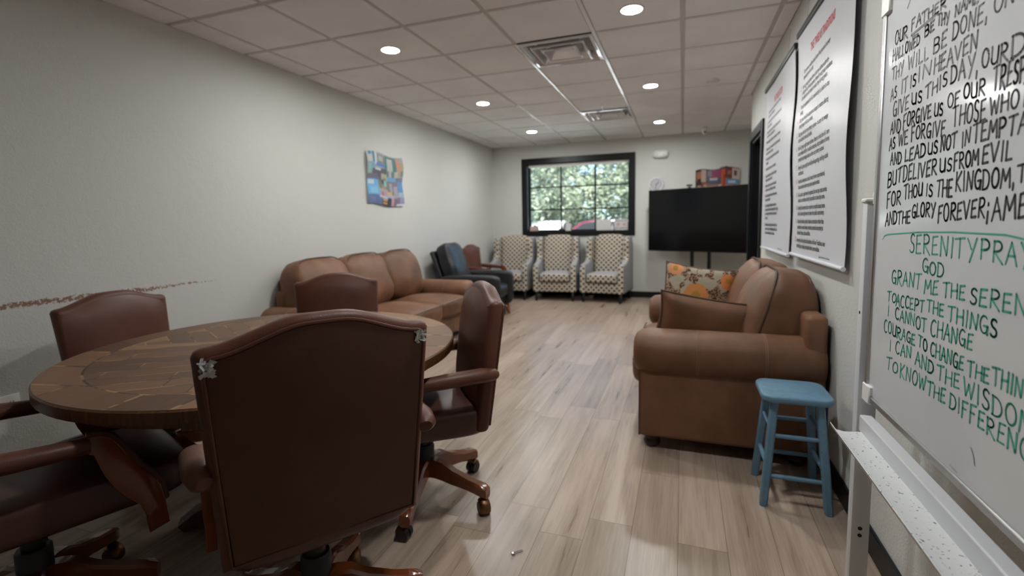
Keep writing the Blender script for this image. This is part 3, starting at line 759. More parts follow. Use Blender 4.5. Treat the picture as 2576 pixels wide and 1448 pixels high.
# ------------------------------------------------------------------ wing chairs
def make_wing(label, x, y, rz):
    t = thing('wing_chair', label, 'armchair', (x, y, 0), rz, 'patterned wing chairs below the window')
    W = 0.71; hw = W/2
    def side_mats(mb):   # pattern on front faces, grey linen elsewhere
        me = []
        for f_ in mb.f:
            p = [Vector(mb.v[i]) for i in f_[:3]]; n = (p[1]-p[0]).cross(p[2]-p[0]); n.normalize(); me.append(n)
        return me
    b = MB(); b.box(-hw+0.012, hw-0.012, -0.335, 0.30, 0.155, 0.315, 0.012, 2)
    b.mi = [0 if n.y < -0.6 else 1 for n in side_mats(b)]
    b.build('base', ['pattern', 'grey_fabric'], t)
    prof = [(-0.35, 0.155), (-0.355, 0.40), (-0.352, 0.545), (-0.335, 0.585), (-0.29, 0.603), (-0.20, 0.612), (-0.10, 0.632), (-0.03, 0.672), (0.010, 0.735), (0.020, 0.80), (0.005, 0.87), (0.0, 0.93), (0.02, 0.985), (0.07, 1.025), (0.14, 1.042), (0.24, 1.045), (0.33, 0.90), (0.33, 0.155)]
    for sx in (-1, 1):
        a = MB(); xa, xb = sorted((sx*hw, sx*(hw-0.088))); a.prism(prof, 'x', xa, xb, 0.018, 3)
        ns = side_mats(a); a.mi = []
        for f_, n in zip(a.f, ns):
            c = sum((Vector(a.v[i]) for i in f_), Vector())/len(f_)
            a.mi.append(0 if (n.y < -0.45 and (c.z < 0.57 or c.z > 0.66)) else 1)
        a.build('wing_side', ['pattern', 'grey_fabric'], t)
        a = MB(); a.prism([(0.035, 0.66), (0.045, 0.80), (0.03, 0.90), (0.05, 0.97), (0.12, 1.02), (0.26, 1.02), (0.26, 0.62), (0.1, 0.62)], 'x', *sorted((sx*(hw-0.087), sx*(hw-0.094))), 0.003, 1)
        a.build('wing_lining', 'pattern', t)
    k = MB(); k.cushion(0, 0, 0, W-0.19, 0.13, 0.66, 7, 14, (0, 0.03, 0.012), Mx=T(0, 0.20, 0.735, rx=radians(-8)))
    k.build('back', 'pattern', t)
    k = MB(); k.box(-hw+0.05, hw-0.05, 0.25, 0.325, 0.2, 1.035, 0.02, 2); k.build('back_shell', 'grey_fabric', t)
    s = MB(); s.cushion(0, -0.10, 0.385, W-0.19, 0.53, 0.145, 7, 14, (0, 0.008, 0.025))
    s.mi = [0 if n.y < -0.55 else 1 for n in side_mats(s)]
    sc = s.build('seat_cushion', ['pattern', 'grey_fabric'], t)
    q = MB(); q.tube([(-hw+0.1, -0.352, 0.318), (hw-0.1, -0.352, 0.318)], 0.006, 6); q.build('welt', 'black_paint', sc)
    for xx in (-hw+0.055, hw-0.055):
        for yy, dy in ((-0.29, -0.045), (0.24, 0.07)):
            f_ = MB(); f_.prism([(-0.024, 0.16), (0.024, 0.16), (0.016, 0.0), (-0.016, 0.0)], 'y', -0.022, 0.022, 0.003, 1)
            f_.v = [(x_+xx, y_*(0.7+0.3*z_/0.16)+yy+dy*(1-z_/0.16), z_) for x_, y_, z_ in f_.v]
            f_.build('leg', 'black_paint', t)
    return t
wc = make_wing('cream wing chair with charcoal diamond pattern, standing apart nearest the television', -1.165, 7.84, radians(-7))
dup(wc, (-2.005, 7.855, 0), radians(5), 'cream wing chair with charcoal diamond pattern, middle one of the three below the window')
dup(wc, (-2.80, 7.83, 0), radians(2), 'cream wing chair with charcoal diamond pattern, in the wall corner partly behind the black armchair')

# ------------------------------------------------------------------ blue stool
st = thing('stool', 'blue painted wooden stool beside the arm of the loveseat', 'stool', (0.4835, 2.416, 0), 0)
q = MB(); bm_ = [(-0.14, -0.125), (0.14, -0.125), (0.138, 0.125), (-0.138, 0.125)]
def rrect(w, d, r, n=7):
    p = []
    for sx, sy, a0 in ((1, -1, -90), (1, 1, 0), (-1, 1, 90), (-1, -1, 180)):
        for i in range(n+1):
            a = radians(a0+90*i/n); p.append((sx*(w/2-r)+r*cos(a), sy*(d/2-r)+r*sin(a)))
    return p
q.prism(rrect(0.285, 0.275, 0.055), 'z', 0.472, 0.502, 0.010, 3)
seat = q.build('seat', 'blue_paint', st)
cor = {}
for sx in (-1, 1):
    for sy in (-1, 1):
        p0 = Vector((sx*0.127, sy*0.137, 0)); p1 = Vector((sx*0.088, sy*0.092, 0.475)); cor[sx, sy] = (p0, p1)
        q = MB(); h = 0.0165
        vs = []
        for p, hh in ((p0, h*0.9), (p0+(p1-p0)*0.06, h), (p1, h)):
            e = 0.006
            vs += [p+Vector(d) for d in ((-hh+e, -hh, 0), (hh-e, -hh, 0), (hh, -hh+e, 0), (hh, hh-e, 0), (hh-e, hh, 0), (-hh+e, hh, 0), (-hh, hh-e, 0), (-hh, -hh+e, 0))]
        fs = [(i*8+k, i*8+(k+1) % 8, i*8+8+(k+1) % 8, i*8+8+k) for i in range(2) for k in range(8)]+[tuple(range(8))[::-1], tuple(16+k for k in range(8))]
        q.add(vs, fs); q.build('leg', 'blue_paint', st)
def rung(a, b, z):
    pa = cor[a][0].lerp(cor[a][1], z/0.475); pb = cor[b][0].lerp(cor[b][1], z/0.475)
    q = MB(); q.tube([pa, pa.lerp(pb, 0.5), pb], [0.009, 0.0105, 0.009], 10); q.build('rung', 'blue_paint', st)
for a, b, zs in (((-1, -1), (1, -1), (0.135, 0.315)), ((-1, 1), (1, 1), (0.14, 0.32)), ((-1, -1), (-1, 1), (0.175, 0.345)), ((1, -1), (1, 1), (0.175, 0.345))):
    for z in zs: rung(a, b, z)

# ------------------------------------------------------------------ television on its stand
p0, p1 = Vector((-0.522, 7.94, 0)), Vector((0.862, 7.30, 0))
tw = (p1-p0).length; ta = atan2((p1-p0).y, (p1-p0).x); tc = (p0+p1)/2
tv = thing('television', 'large black flat screen television on a black stand, left of the dark doorway', 'television', (tc.x, tc.y, 0), ta)
Z0, Z1 = 0.806, 1.762
q = MB(); q.box(-tw/2, tw/2, 0.0, 0.035, Z0, Z1, 0.004, 2); q.box(-tw/2+0.2, tw/2-0.2, 0.03, 0.065, Z0+0.1, Z1-0.25, 0.01, 2)
q.build('housing', 'black_plastic', tv)
q = MB(); q.box(-tw/2+0.008, tw/2-0.008, -0.003, 0.002, Z0+0.012, Z1-0.008); q.build('screen', 'screen', tv, 0)
sd_ = MB(); sd_.box(-0.42, 0.42, -0.25, 0.35, 0.0, 0.03, 0.008, 2); 
sd_.build('stand_base', 'black_paint', tv)
for x in (-0.075, 0.185):
    q = MB(); q.box(x-0.022, x+0.022, 0.06, 0.10, 0.025, Z1-0.3, 0.004, 1); q.build('stand_post', 'black_paint', tv)
wcam = thing('webcam', 'small black webcam clipped on the top edge of the television', 'camera', tuple(tc+Vector((cos(ta), sin(ta), 0))*(-0.10)+Vector((0, 0, Z1))), ta)
q = MB(); q.box(-0.022, 0.022, -0.012, 0.04, 0.0, 0.012, 0.003, 1).tube([(0, 0.012, 0.01), (0, 0.012, 0.026)], 0.008, 8); q.build('clip', 'black_plastic', wcam)
q = MB(); q.box(-0.042, 0.042, -0.012, 0.03, 0.024, 0.05, 0.008, 2); q.build('camera_body', 'black_plastic', wcam)

# ------------------------------------------------------------------ back wall things
M['clock_rim'] = plain('bright white rim', (0.86, 0.87, 0.92), 0.3)
M['clock_dial'] = plain('pale grey dial', (0.50, 0.50, 0.52), 0.4)
ck = thing('wall_clock', 'round white wall clock just above the television corner', 'clock', (-0.42, YB, 1.872), 0)
RX = Matrix.Rotation(radians(90), 4, 'X')
q = MB(); q.lathe([(0.112, 0.0), (0.115, 0.02), (0.112, 0.032), (0.104, 0.036), (0.098, 0.030), (0.0975, 0.020)], 40, Mx=RX); q.build('rim', 'clock_rim', ck)
q = MB(); q.lathe([(0.098, 0.012), (0.098, 0.022)], 40, Mx=RX); q.build('dial', 'clock_dial', ck)
q = MB()
for k in range(12):
    a = 2*pi*k/12; q.box(-0.003, 0.003, -0.0245, -0.0225, 0.076, 0.090 if k % 3 else 0.094, Mx=Matrix.Rotation(a, 4, 'Y'))
q.build('hour_marks', 'black_plastic', ck, 0)
for a, l, w_ in ((0.75, 0.055, 0.005), (3.3, 0.078, 0.0035)):
    q = MB(); q.box(-w_, w_, -0.028, -0.026, -0.01, l, Mx=Matrix.Rotation(a, 4, 'Y')); q.build('hand', 'black_plastic', ck, 0)

em = thing('emergency_light', 'oblong white emergency light unit high on the back wall', 'emergency light', (-0.357, YB, 2.352), 0)
q = MB(); q.cushion(0, -0.035, 0, 0.25, 0.08, 0.12, 3.6, 12); q.build('housing', 'white_plastic', em)
for x in (-0.075, 0.075):
    q = MB(); q.lathe([(0.034, 0.0), (0.036, 0.02), (0.028, 0.035), (0.0, 0.042)], 20, Mx=T(x, -0.055, -0.008) @ RX); q.build('lamp_head', 'white_plastic', em)

PAL = {}
def pal(c):
    k = tuple(round(x, 3) for x in c)
    if k not in PAL: PAL[k] = plain('print ink %d' % len(PAL), k, 0.45)
    return PAL[k]
def picture_grid(nu, nv, rects, bg, fpos, seed=1, thick=0.002, back='paper'):
    """sheet of printed photographs: rects (u0, v0, u1, v1, rgb) painted in order, v from the top"""
    g_ = [[bg]*nu for _ in range(nv)]
    for u0, v0, u1, v1, c in rects:
        for j in range(nv):
            for i in range(nu):
                if u0 <= (i+0.5)/nu < u1 and v0 <= (j+0.5)/nv < v1: g_[j][i] = c
    mats = []; vs = []; fs = []; mi = []
    for j in range(nv+1):
        for i in range(nu+1): vs.append(fpos(i/nu, j/nv, 0))
    nb = len(vs)
    for j in range(nv+1):
        for i in range(nu+1): vs.append(fpos(i/nu, j/nv, thick))
    for j in range(nv):
        for i in range(nu):
            m = pal(g_[j][i])
            if m not in mats: mats.append(m)
            a = j*(nu+1)+i; fs.append((a, a+1, a+nu+2, a+nu+1)); mi.append(mats.index(m))
    bk = len(mats); mats.append(M[back])
    for j in range(nv):
        for i in range(nu): a = nb+j*(nu+1)+i; fs.append((a, a+nu+1, a+nu+2, a+1)); mi.append(bk)
    for i in range(nu):
        for j in (0, nv): a = j*(nu+1)+i; fs.append((a, a+1, a+1+nb, a+nb)); mi.append(bk)
    for j in range(nv):
        for i in (0, nu): a = j*(nu+1)+i; fs.append((a, a+nu+1, a+nu+1+nb, a+nb)); mi.append(bk)
    return MB().add(vs, fs, mi), mats

# photo collage above the television, wavy cut-out edge
RC = random.Random(11)
rects = [(0, 0, .3, 1, (.03, .02, .02)), (.02, .1, .12, .5, (.35, .13, .07)), (.05, .4, .17, .8, (.025, .015, .015)), (.04, .68, .13, .95, (.40, .16, .09)), (.14, .05, .24, .55, (.42, .30, .24)), (.16, .55, .3, .95, (.20, .06, .04)), (.2, .62, .26, .9, (.36, .20, .14)),
 (.24, .02, .7, .5, (.10, .09, .12)), (.28, .08, .45, .3, (.20, .17, .2)), (.38, .08, .62, .36, (.28, .045, .12)), (.30, .42, .58, .62, (.06, .08, .13)), (.33, .36, .5, .46, (.4, .36, .38)), (.30, .62, .6, .98, (.25, .09, .05)), (.36, .72, .5, .9, (.5, .32, .12)), (.52, .66, .62, .8, (.55, .42, .33)), (.58, .1, .7, .9, (.52, .10, .03)), (.63, .3, .68, .8, (.3, .05, .02)), (.68, 0, .84, .45, (.13, .035, .025)), (.72, .12, .8, .3, (.3, .1, .07)), (.82, .05, 1, .5, (.45, .36, .33)), (.86, .12, .93, .34, (.12, .04, .06)), (.7, .48, .97, .68, (.06, .22, .38)), (.74, .53, .92, .62, (.45, .5, .55)), (.68, .7, .86, 1, (.5, .26, .17)), (.86, .7, 1, 1, (.55, .5, .47)), (.5, .82, .7, 1, (.06, .05, .13))]
def fc(u, v, d):
    topz = 2.065+0.028*u+0.012*sin(u*11)+0.012*(1 if 0.55 < u < 0.72 else 0)-0.05*max(0, u-0.9)*3
    return (0.178+0.64*u-0.02*(v**2)*(1 if u > 0.9 else 0), YB-0.03+0.006*sin(u*9)+d*1.0, topz-v*(topz-1.70))
mbx, mats = picture_grid(46, 30, rects, (.2, .1, .08), fc, thick=0.022)
o = mbx.build('photo_collage', mats, None, 0); tag(o, 'colourful cut-out photo collage board on the back wall, showing above the television', 'collage')

# collage poster on the left wall, curling paper
P = [(0, 0, .14, .22, (.45, .46, .46)), (.05, 0, .13, .06, (.05, .22, .48)), (.03, .12, .12, .24, (.50, .48, .44)), (.14, 0, .2, .2, (.04, .20, .28)), (.2, 0, .26, .24, (.55, .58, .62)), (.26, .04, .5, .2, (.20, .19, .17)), (.3, .06, .44, .16, (.33, .36, .36)), (.24, .2, .54, .27, (.08, .20, .50)), (.5, .02, .8, .3, (.055, .17, .17)), (.56, .06, .7, .34, (.42, .43, .42)), (.8, .04, .88, .2, (.55, .21, .11)), (.88, .1, 1, .3, (.33, .27, .17)), (.82, .2, .92, .36, (.42, .25, .15)), (.92, .28, 1, .4, (.12, .2, .18)),
 (0, .2, .2, .45, (.22, .33, .48)), (.03, .24, .1, .42, (.25, .44, .33)), (.1, .24, .2, .3, (.13, .33, .47)), (.14, .32, .4, .55, (.10, .08, .11)), (.22, .3, .38, .35, (.55, .56, .58)), (0, .42, .3, .58, (.15, .12, .14)), (.16, .46, .36, .56, (.12, .12, .22)), (.4, .28, .54, .4, (.08, .10, .09)), (.4, .38, .54, .58, (.38, .37, .27)), (.45, .46, .52, .58, (.24, .22, .07)), (.54, .3, .78, .46, (.16, .18, .20)), (.6, .3, .66, .44, (.40, .42, .42)), (.74, .3, .84, .48, (.42, .40, .33)), (.54, .42, .8, .5, (.12, .33, .55)), (.78, .42, 1, .56, (.16, .15, .22)), (.84, .5, 1, .76, (.08, .24, .50)),
 (0, .52, .32, .86, (.12, .36, .62)), (.03, .54, .2, .62, (.48, .58, .66)), (.08, .68, .28, .8, (.18, .46, .66)), (.32, .52, .56, .7, (.16, .15, .11)), (.4, .5, .46, .58, (.02, .06, .14)), (.46, .52, .52, .62, (.18, .46, .50)), (.4, .62, .5, .7, (.27, .22, .08)), (.54, .5, .84, .78, (.18, .16, .19)), (.6, .54, .66, .72, (.30, .29, .33)), (.7, .6, .82, .8, (.32, .29, .33)), (.32, .68, .52, .86, (.33, .28, .32)), (.36, .74, .42, .84, (.40, .12, .2)), (.5, .72, .64, .8, (.55, .33, .11)), (.5, .78, .7, .88, (.36, .36, .48)), (.84, .72, 1, .82, (.30, .40, .48)),
 (0, .82, .3, 1, (.10, .14, .30)), (.04, .86, .2, .98, (.14, .19, .36)), (.28, .84, .36, 1, (.10, .16, .33)), (.3, .82, .5, .86, (.46, .44, .52)), (.36, .88, .52, 1, (.035, .03, .035)), (.38, .88, .5, .93, (.52, .27, .10)), (.38, .95, .5, .99, (.52, .25, .09)), (.52, .84, .62, 1, (.03, .03, .05)), (.62, .82, .7, .99, (.52, .27, .33)), (.7, .84, .84, 1, (.16, .14, .2)), (.82, .82, .9, .98, (.25, .13, .26)), (.88, .82, 1, .96, (.26, .28, .44)), (.78, .97, 1, 1, (.68, .68, .72))]
def fp(u, v, d):
    cur = 0.010+0.022*sin(pi*v*1.6+0.5)**2*(0.4+0.6*abs(u-0.5)*2)+0.015*(u*v)**3+0.008*sin(u*7+v*5)
    return (XL+cur-d, 4.475+0.71*u, 2.105-0.575*v+0.012*sin(u*6.5)*(1-v)-0.02*u*(v)+0.01*sin(u*8)*v)
mbx, mats = picture_grid(50, 50, P, (.3, .3, .32), fp)
o = mbx.build('collage_poster', mats, None, 0); tag(o, 'curling collage poster of blue and brown photos, alone on the long side wall', 'poster')

ou = thing('wall_outlet', 'white double socket wall plate low on the wall beside the table', 'outlet', (XL, 1.375, 0.378), 0)
q = MB(); q.box(0, 0.006, -0.058, 0.058, -0.058, 0.058, 0.003, 2); q.build('cover_plate', 'white_plastic', ou)
q = MB()
for yy in (-0.024, 0.024):
    for zz in (-0.02, 0.02):
        q.box(0.005, 0.0068, yy-0.007, yy-0.004, zz-0.004, zz+0.005).box(0.005, 0.0068, yy+0.004, yy+0.007, zz-0.004, zz+0.005)
q.build('slots', 'black_plastic', ou, 0)

# ------------------------------------------------------------------ ceiling things
lampsite = [(-0.335, 1.49), (-2.180, 3.34), (-2.172, 5.16), (-2.165, 7.01), (-0.334, 3.32), (-0.331, 5.19), (-0.329, 7.08)]
LL = ['recessed round downlight over the floor beside the table, before the others of its row', 'recessed round downlight nearest the blank wall, front of its row', 'recessed round downlight above the collage poster, middle of the wall-side row', 'recessed round downlight at the window end of the wall-side row', 'recessed round downlight beside the nearer ceiling vent, biggest in view', 'recessed round downlight between the two vents and the smoke detector', 'recessed round downlight near the farther vent and the ceiling camera']
base = None
for i, (x, y) in enumerate(lampsite):
    if base is None:
        base = thing('downlight', LL[i], 'ceiling light', (x, y, H), 0, 'recessed ceiling downlights')
        q = MB(); q.lathe([(0.066, 0.004), (0.067, -0.006), (0.075, -0.007), (0.082, -0.003), (0.083, 0.004)], 36); q.build('trim_ring', 'white_plastic', base)
        q = MB(); q.lathe([(0.066, 0.0), (0.066, -0.0035)], 36); q.build('diffuser', 'lamp', base, 0)
    else: dup(base, (x, y, H), 0, LL[i])

M['vent_metal'] = plain('glossy white vent metal', (0.74, 0.74, 0.76), 0.12, 0.35, 0.8, coat=0.8)
def make_vent(label, x, y):
    t = thing('ceiling_vent', label, 'air vent', (x, y, H), 0, 'square ceiling vents')
    def ring(mb, h0, z0, h1, z1, th=0.003):
        vs = [(sx*h, sy*h, z) for h, z in ((h0, z0), (h1, z1), (h1, z1+th), (h0, z0+th)) for sx, sy in ((-1, -1), (1, -1), (1, 1), (-1, 1))]
        fs = [(i*4+k, i*4+(k+1) % 4, ((i+1) % 4)*4+(k+1) % 4, ((i+1) % 4)*4+k) for i in range(4) for k in range(4)]
        mb.add(vs, fs)
    def lip(mb, h, z, r=0.006):
        rr = 0.02; pts = []
        for sx, sy, a0 in ((1, 1, 0), (-1, 1, 90), (-1, -1, 180), (1, -1, 270)):
            for k in range(4): a = radians(a0+30*k); pts.append((sx*(h-rr)+rr*cos(a), sy*(h-rr)+rr*sin(a), z))
        mb.tube(pts, r, 8, closed=True)
    q = MB(); lip(q, 0.288, -0.006, 0.005); ring(q, 0.298, -0.004, 0.262, -0.010); ring(q, 0.262, -0.010, 0.215, 0.055); q.build('frame', 'vent_metal', t, 30)
    q = MB(); lip(q, 0.205, -0.014, 0.007); ring(q, 0.212, -0.012, 0.200, -0.013); ring(q, 0.200, -0.013, 0.140, 0.045); q.build('louvre', 'vent_metal', t, 30)
    q = MB(); lip(q, 0.132, -0.015, 0.007); ring(q, 0.138, -0.013, 0.126, -0.014); ring(q, 0.126, -0.014, 0.07, 0.03); q.box(-0.072, 0.072, -0.072, 0.072, 0.026, 0.030); q.build('louvre', 'vent_metal', t, 30)
    q = MB(); q.box(-0.295, 0.295, -0.295, 0.295, 0.16, 0.17).box(-0.295, -0.29, -0.295, 0.295, 0, 0.16).box(0.29, 0.295, -0.295, 0.295, 0, 0.16).box(-0.295, 0.295, -0.295, -0.29, 0, 0.16).box(-0.295, 0.295, 0.29, 0.295, 0, 0.16)
    q.build('duct_box', 'black_plastic', t, 0)
    return t
v1 = make_vent('square louvred ceiling vent, the larger looking one near us', -0.937, 3.912)
dup(v1, (-0.937, 6.350, H), 0, 'square louvred ceiling vent, the one near the window beside the sprinkler')

sp = thing('sprinkler_head', 'small chrome sprinkler head beside the farther ceiling vent', 'sprinkler', (-0.915, 5.78, H), 0)
q = MB(); q.lathe([(0.038, 0.0), (0.036, -0.006), (0.02, -0.010)], 24); q.build('escutcheon', 'white_plastic', sp)
q = MB(); q.tube([(0, 0, 0), (0, 0, -0.02)], 0.010, 10).tube([(-0.012, 0, -0.018), (-0.014, 0, -0.035), (0, 0, -0.05)], 0.003, 6).tube([(0.012, 0, -0.018), (0.014, 0, -0.035), (0, 0, -0.05)], 0.003, 6).lathe([(0.018, -0.052), (0.018, -0.05)], 16); q.build('nozzle', 'steel', sp)
sm = thing('smoke_detector', 'round white smoke detector on a ceiling tile above the banners', 'smoke detector', (0.262, 5.27, H), 0)
q = MB(); q.lathe([(0.065, 0.004), (0.065, -0.012), (0.055, -0.03), (0.03, -0.036), (0.0, -0.036)], 32); q.build('body', 'white_plastic', sm)
q = MB(); q.lathe([(0.05, -0.020), (0.061, -0.021), (0.061, -0.018), (0.05, -0.017)], 32); q.build('sensor_slot', 'tee_grey', sm)
cc = thing('security_camera', 'small white security camera with black lens on the ceiling above the television', 'camera', (0.283, 7.77, H), 0)
q = MB(); q.lathe([(0.045, 0.004), (0.045, -0.012), (0.02, -0.02), (0.016, -0.03)], 24); q.build('mount', 'white_plastic', cc)
q = MB(); q.lathe([(0.0, -0.05), (0.032, -0.045), (0.036, 0.0), (0.034, 0.045), (0.026, 0.055)], 24, Mx=T(0, -0.01, -0.06, rx=radians(72))); q.build('camera_body', 'white_plastic', cc)
q = MB(); q.lathe([(0.018, 0.0), (0.017, 0.006), (0.0, 0.008)], 20, Mx=T(0, -0.062, -0.078, rx=radians(72+0))); q.build('lens', 'black_plastic', cc)

# ------------------------------------------------------------------ window sill things and notices
def sheet(name, label, x0, x1, z0, z1, y, dx=0.0):
    t = thing(name, label, 'notice', (0, 0, 0), 0, 'notices taped in the window')
    MB().box(x0, x1, y, y+0.002, z0, z1).build('paper_sheet', 'paper', t, 0)
    return t
sheet('notice', 'blank grey paper notice taped low in the window, beside the middle muntin', -1.418, -1.165, 1.135, 1.325, YG-0.027)
n2 = sheet('notice', 'paper notice with two red rings and dark lines, in the window corner', -1.11, -0.885, 1.135, 1.325, YG-0.027)
q = MB()
for cx_ in (-1.045, -0.945):
    q.tube([(cx_+0.021*cos(a_), YG-0.028, 1.235+0.021*sin(a_)) for a_ in [2*pi*k/14 for k in range(14)]], 0.004, 5, closed=True)
    q.box(cx_-0.003, cx_+0.004, YG-0.0285, YG-0.027, 1.225, 1.245)
q.build('red_rings', 'text_red', n2, 0)
q = MB()
rn = random.Random(3)
for zz, x0_, x1_ in ((1.292, -1.095, -1.05), (1.295, -1.035, -1.005), (1.292, -0.99, -0.965), (1.296, -0.945, -0.905), (1.172, -1.09, -1.04), (1.168, -1.03, -0.985), (1.172, -0.975, -0.935), (1.168, -0.925, -0.9)):
    x = x0_
    while x < x1_: q.box(x, x+0.006, YG-0.0285, YG-0.027, zz-rn.uniform(0.004, 0.011), zz+rn.uniform(0.004, 0.011)); x += 0.010
q.build('dark_lines', 'text_black', n2, 0)
pb = thing('tissue_box', 'small pinkish box on the window sill corner', 'box', (-2.53, YB+0.045, WZ0+0.008), 0.1)
q = MB(); q.box(-0.075, 0.075, -0.03, 0.03, 0, 0.085, 0.004, 1); M['pink_card'] = plain('pale pink card', (0.52, 0.37, 0.33), 0.7)
q.build('carton', 'pink_card', pb)
q = MB(); q.cushion(0.01, 0, 0.093, 0.05, 0.02, 0.03, 3, 6, wob=0.006); q.build('tissue', 'black_plastic', pb)
bw = thing('sill_bowl', 'small dark round bowl on the window sill under the muntin', 'bowl', (-2.03, YB+0.05, WZ0+0.008), 0)
q = MB(); q.lathe([(0.02, 0.0), (0.045, 0.012), (0.05, 0.03), (0.035, 0.045), (0.02, 0.05)], 20); M['olive'] = plain('olive glaze', (0.09, 0.10, 0.075), 0.4)
q.build('bowl_body', 'olive', bw)
fl = thing('paper_leaflet', 'folded white leaflet standing open behind the sill bowl', 'leaflet', (-1.915, YB+0.062, WZ0+0.008), 0.2)
q = MB(); q.box(-0.05, 0.0, -0.001, 0.001, 0, 0.14, Mx=T(rz=0.5)).box(0, 0.06, -0.001, 0.001, 0, 0.13, Mx=T(rz=-0.4)); q.build('folded_sheet', 'paper', fl, 0)
bt = thing('sill_bottle', 'small clear white bottle standing between the two window notices', 'bottle', (-1.137, YB+0.05, WZ0+0.008), 0)
q = MB(); q.lathe([(0.018, 0), (0.020, 0.006), (0.020, 0.055), (0.010, 0.075), (0.009, 0.10)], 16); q.build('bottle_body', 'white_plastic', bt)

# floor clip
cp = thing('metal_clip', 'thin shiny metal clip lying on the floor planks', 'clip', (-0.593, 1.64, 0), 0.75)
q = MB(); q.tube([(-0.022, -0.003, 0.003), (0.0, -0.005, 0.005), (0.022, -0.004, 0.003), (0.025, 0.0, 0.003), (0.022, 0.004, 0.003), (-0.02, 0.005, 0.003)], 0.0016, 8); q.build('wire', 'steel', cp)
q = MB(); q.box(-0.022, -0.012, -0.006, 0.006, 0.001, 0.006, 0.001, 1); q.build('jaw', 'steel', cp)
# ------------------------------------------------------------------ whiteboard on its stand
BX = 0.53
wbs = thing('whiteboard_stand', 'white framed whiteboard on a stand, covered in handwritten prayers', 'whiteboard', (0, 0, 0), 0)
BY0, BY1, BZ0, BZ1 = -0.16, 1.655, 0.752, 1.862
bo = MB().box(BX, BX+0.012, BY0, BY1, BZ0, BZ1).build('board', 'board', wbs, 0)
q = MB(); e = 0.020
q.box(BX-0.006, BX+0.02, BY0-e, BY1+e, BZ0-e, BZ0, 0.003, 1).box(BX-0.006, BX+0.02, BY0-e, BY1+e, BZ1, BZ1+e, 0.003, 1).box(BX-0.006, BX+0.02, BY1, BY1+e, BZ0, BZ1, 0.003, 1).box(BX-0.006, BX+0.02, BY0-e, BY0, BZ0, BZ1, 0.003, 1)
q.build('board_frame', 'alu', bo)
for yy, sgn in ((BY1, 1), (BY0, -1)):
    for zz in (BZ1, BZ0):
        q = MB(); q.box(BX-0.009, BX+0.022, min(yy-sgn*0.03, yy+sgn*0.026), max(yy-sgn*0.03, yy+sgn*0.026), zz-0.028 if zz > 1 else zz-0.026, zz+0.026 if zz > 1 else zz+0.028, 0.003, 1)
        q.build('corner_cap', 'white_plastic', bo)
for y0, y1 in ((1.70, 1.737), (BY0-0.085, BY0-0.048)):
    q = MB(); q.box(0.517, 0.567, y0, y1, 0.03, 1.325, 0.004, 2)
    post = q.build('post', 'white_paint', wbs)
    q = MB(); q.box(0.512, 0.572, y0-0.002, y1+0.002, 1.32, 1.332, 0.003, 1); q.build('post_cap', 'white_plastic', post)
    q = MB()
    for zz in (0.297, 0.274): q.tube([(0.541, y0-0.001, zz), (0.541, y0+0.002, zz)], 0.0062, 14)
    q.tube([(0.516, y0+0.018, 0.985), (0.519, y0+0.018, 0.985)], 0.005, 12)
    q.build('bolt_holes', 'black_plastic', post)
    q = MB(); q.box(0.36, 0.69, y0-0.01, y1+0.01, 0.0, 0.04, 0.008, 2); q.build('foot_bar', 'white_paint', post)
q = MB(); q.tube([(0.541, 1.675, 1.34), (0.541, 1.70, 1.34)], 0.012, 12).tube([(0.541, 1.69, 1.315), (0.541, 1.69, 1.35)], 0.013, 12); q.build('pivot', 'white_plastic', wbs)
q = MB(); q.box(0.514, 0.548, BY0-0.048, 1.668, 0.630, 0.680, 0.003, 1); q.build('cross_rail', 'white_paint', wbs)
q = MB(); prof = [(0.515, 0.634), (0.470, 0.630), (0.450, 0.634), (0.438, 0.646), (0.434, 0.655), (0.4325, 0.654), (0.436, 0.643), (0.449, 0.630), (0.470, 0.626), (0.515, 0.629)]
vs = []; fs = []
for yy in (1.645, -0.05): vs += [(x, yy, z) for x, z in prof]
n = len(prof); fs = [(k, (k+1) % n, n+(k+1) % n, n+k) for k in range(n)]+[tuple(range(n)), tuple(range(n, 2*n))[::-1]]
q.add(vs, fs); q.build('pen_tray', 'tray', wbs, 30)

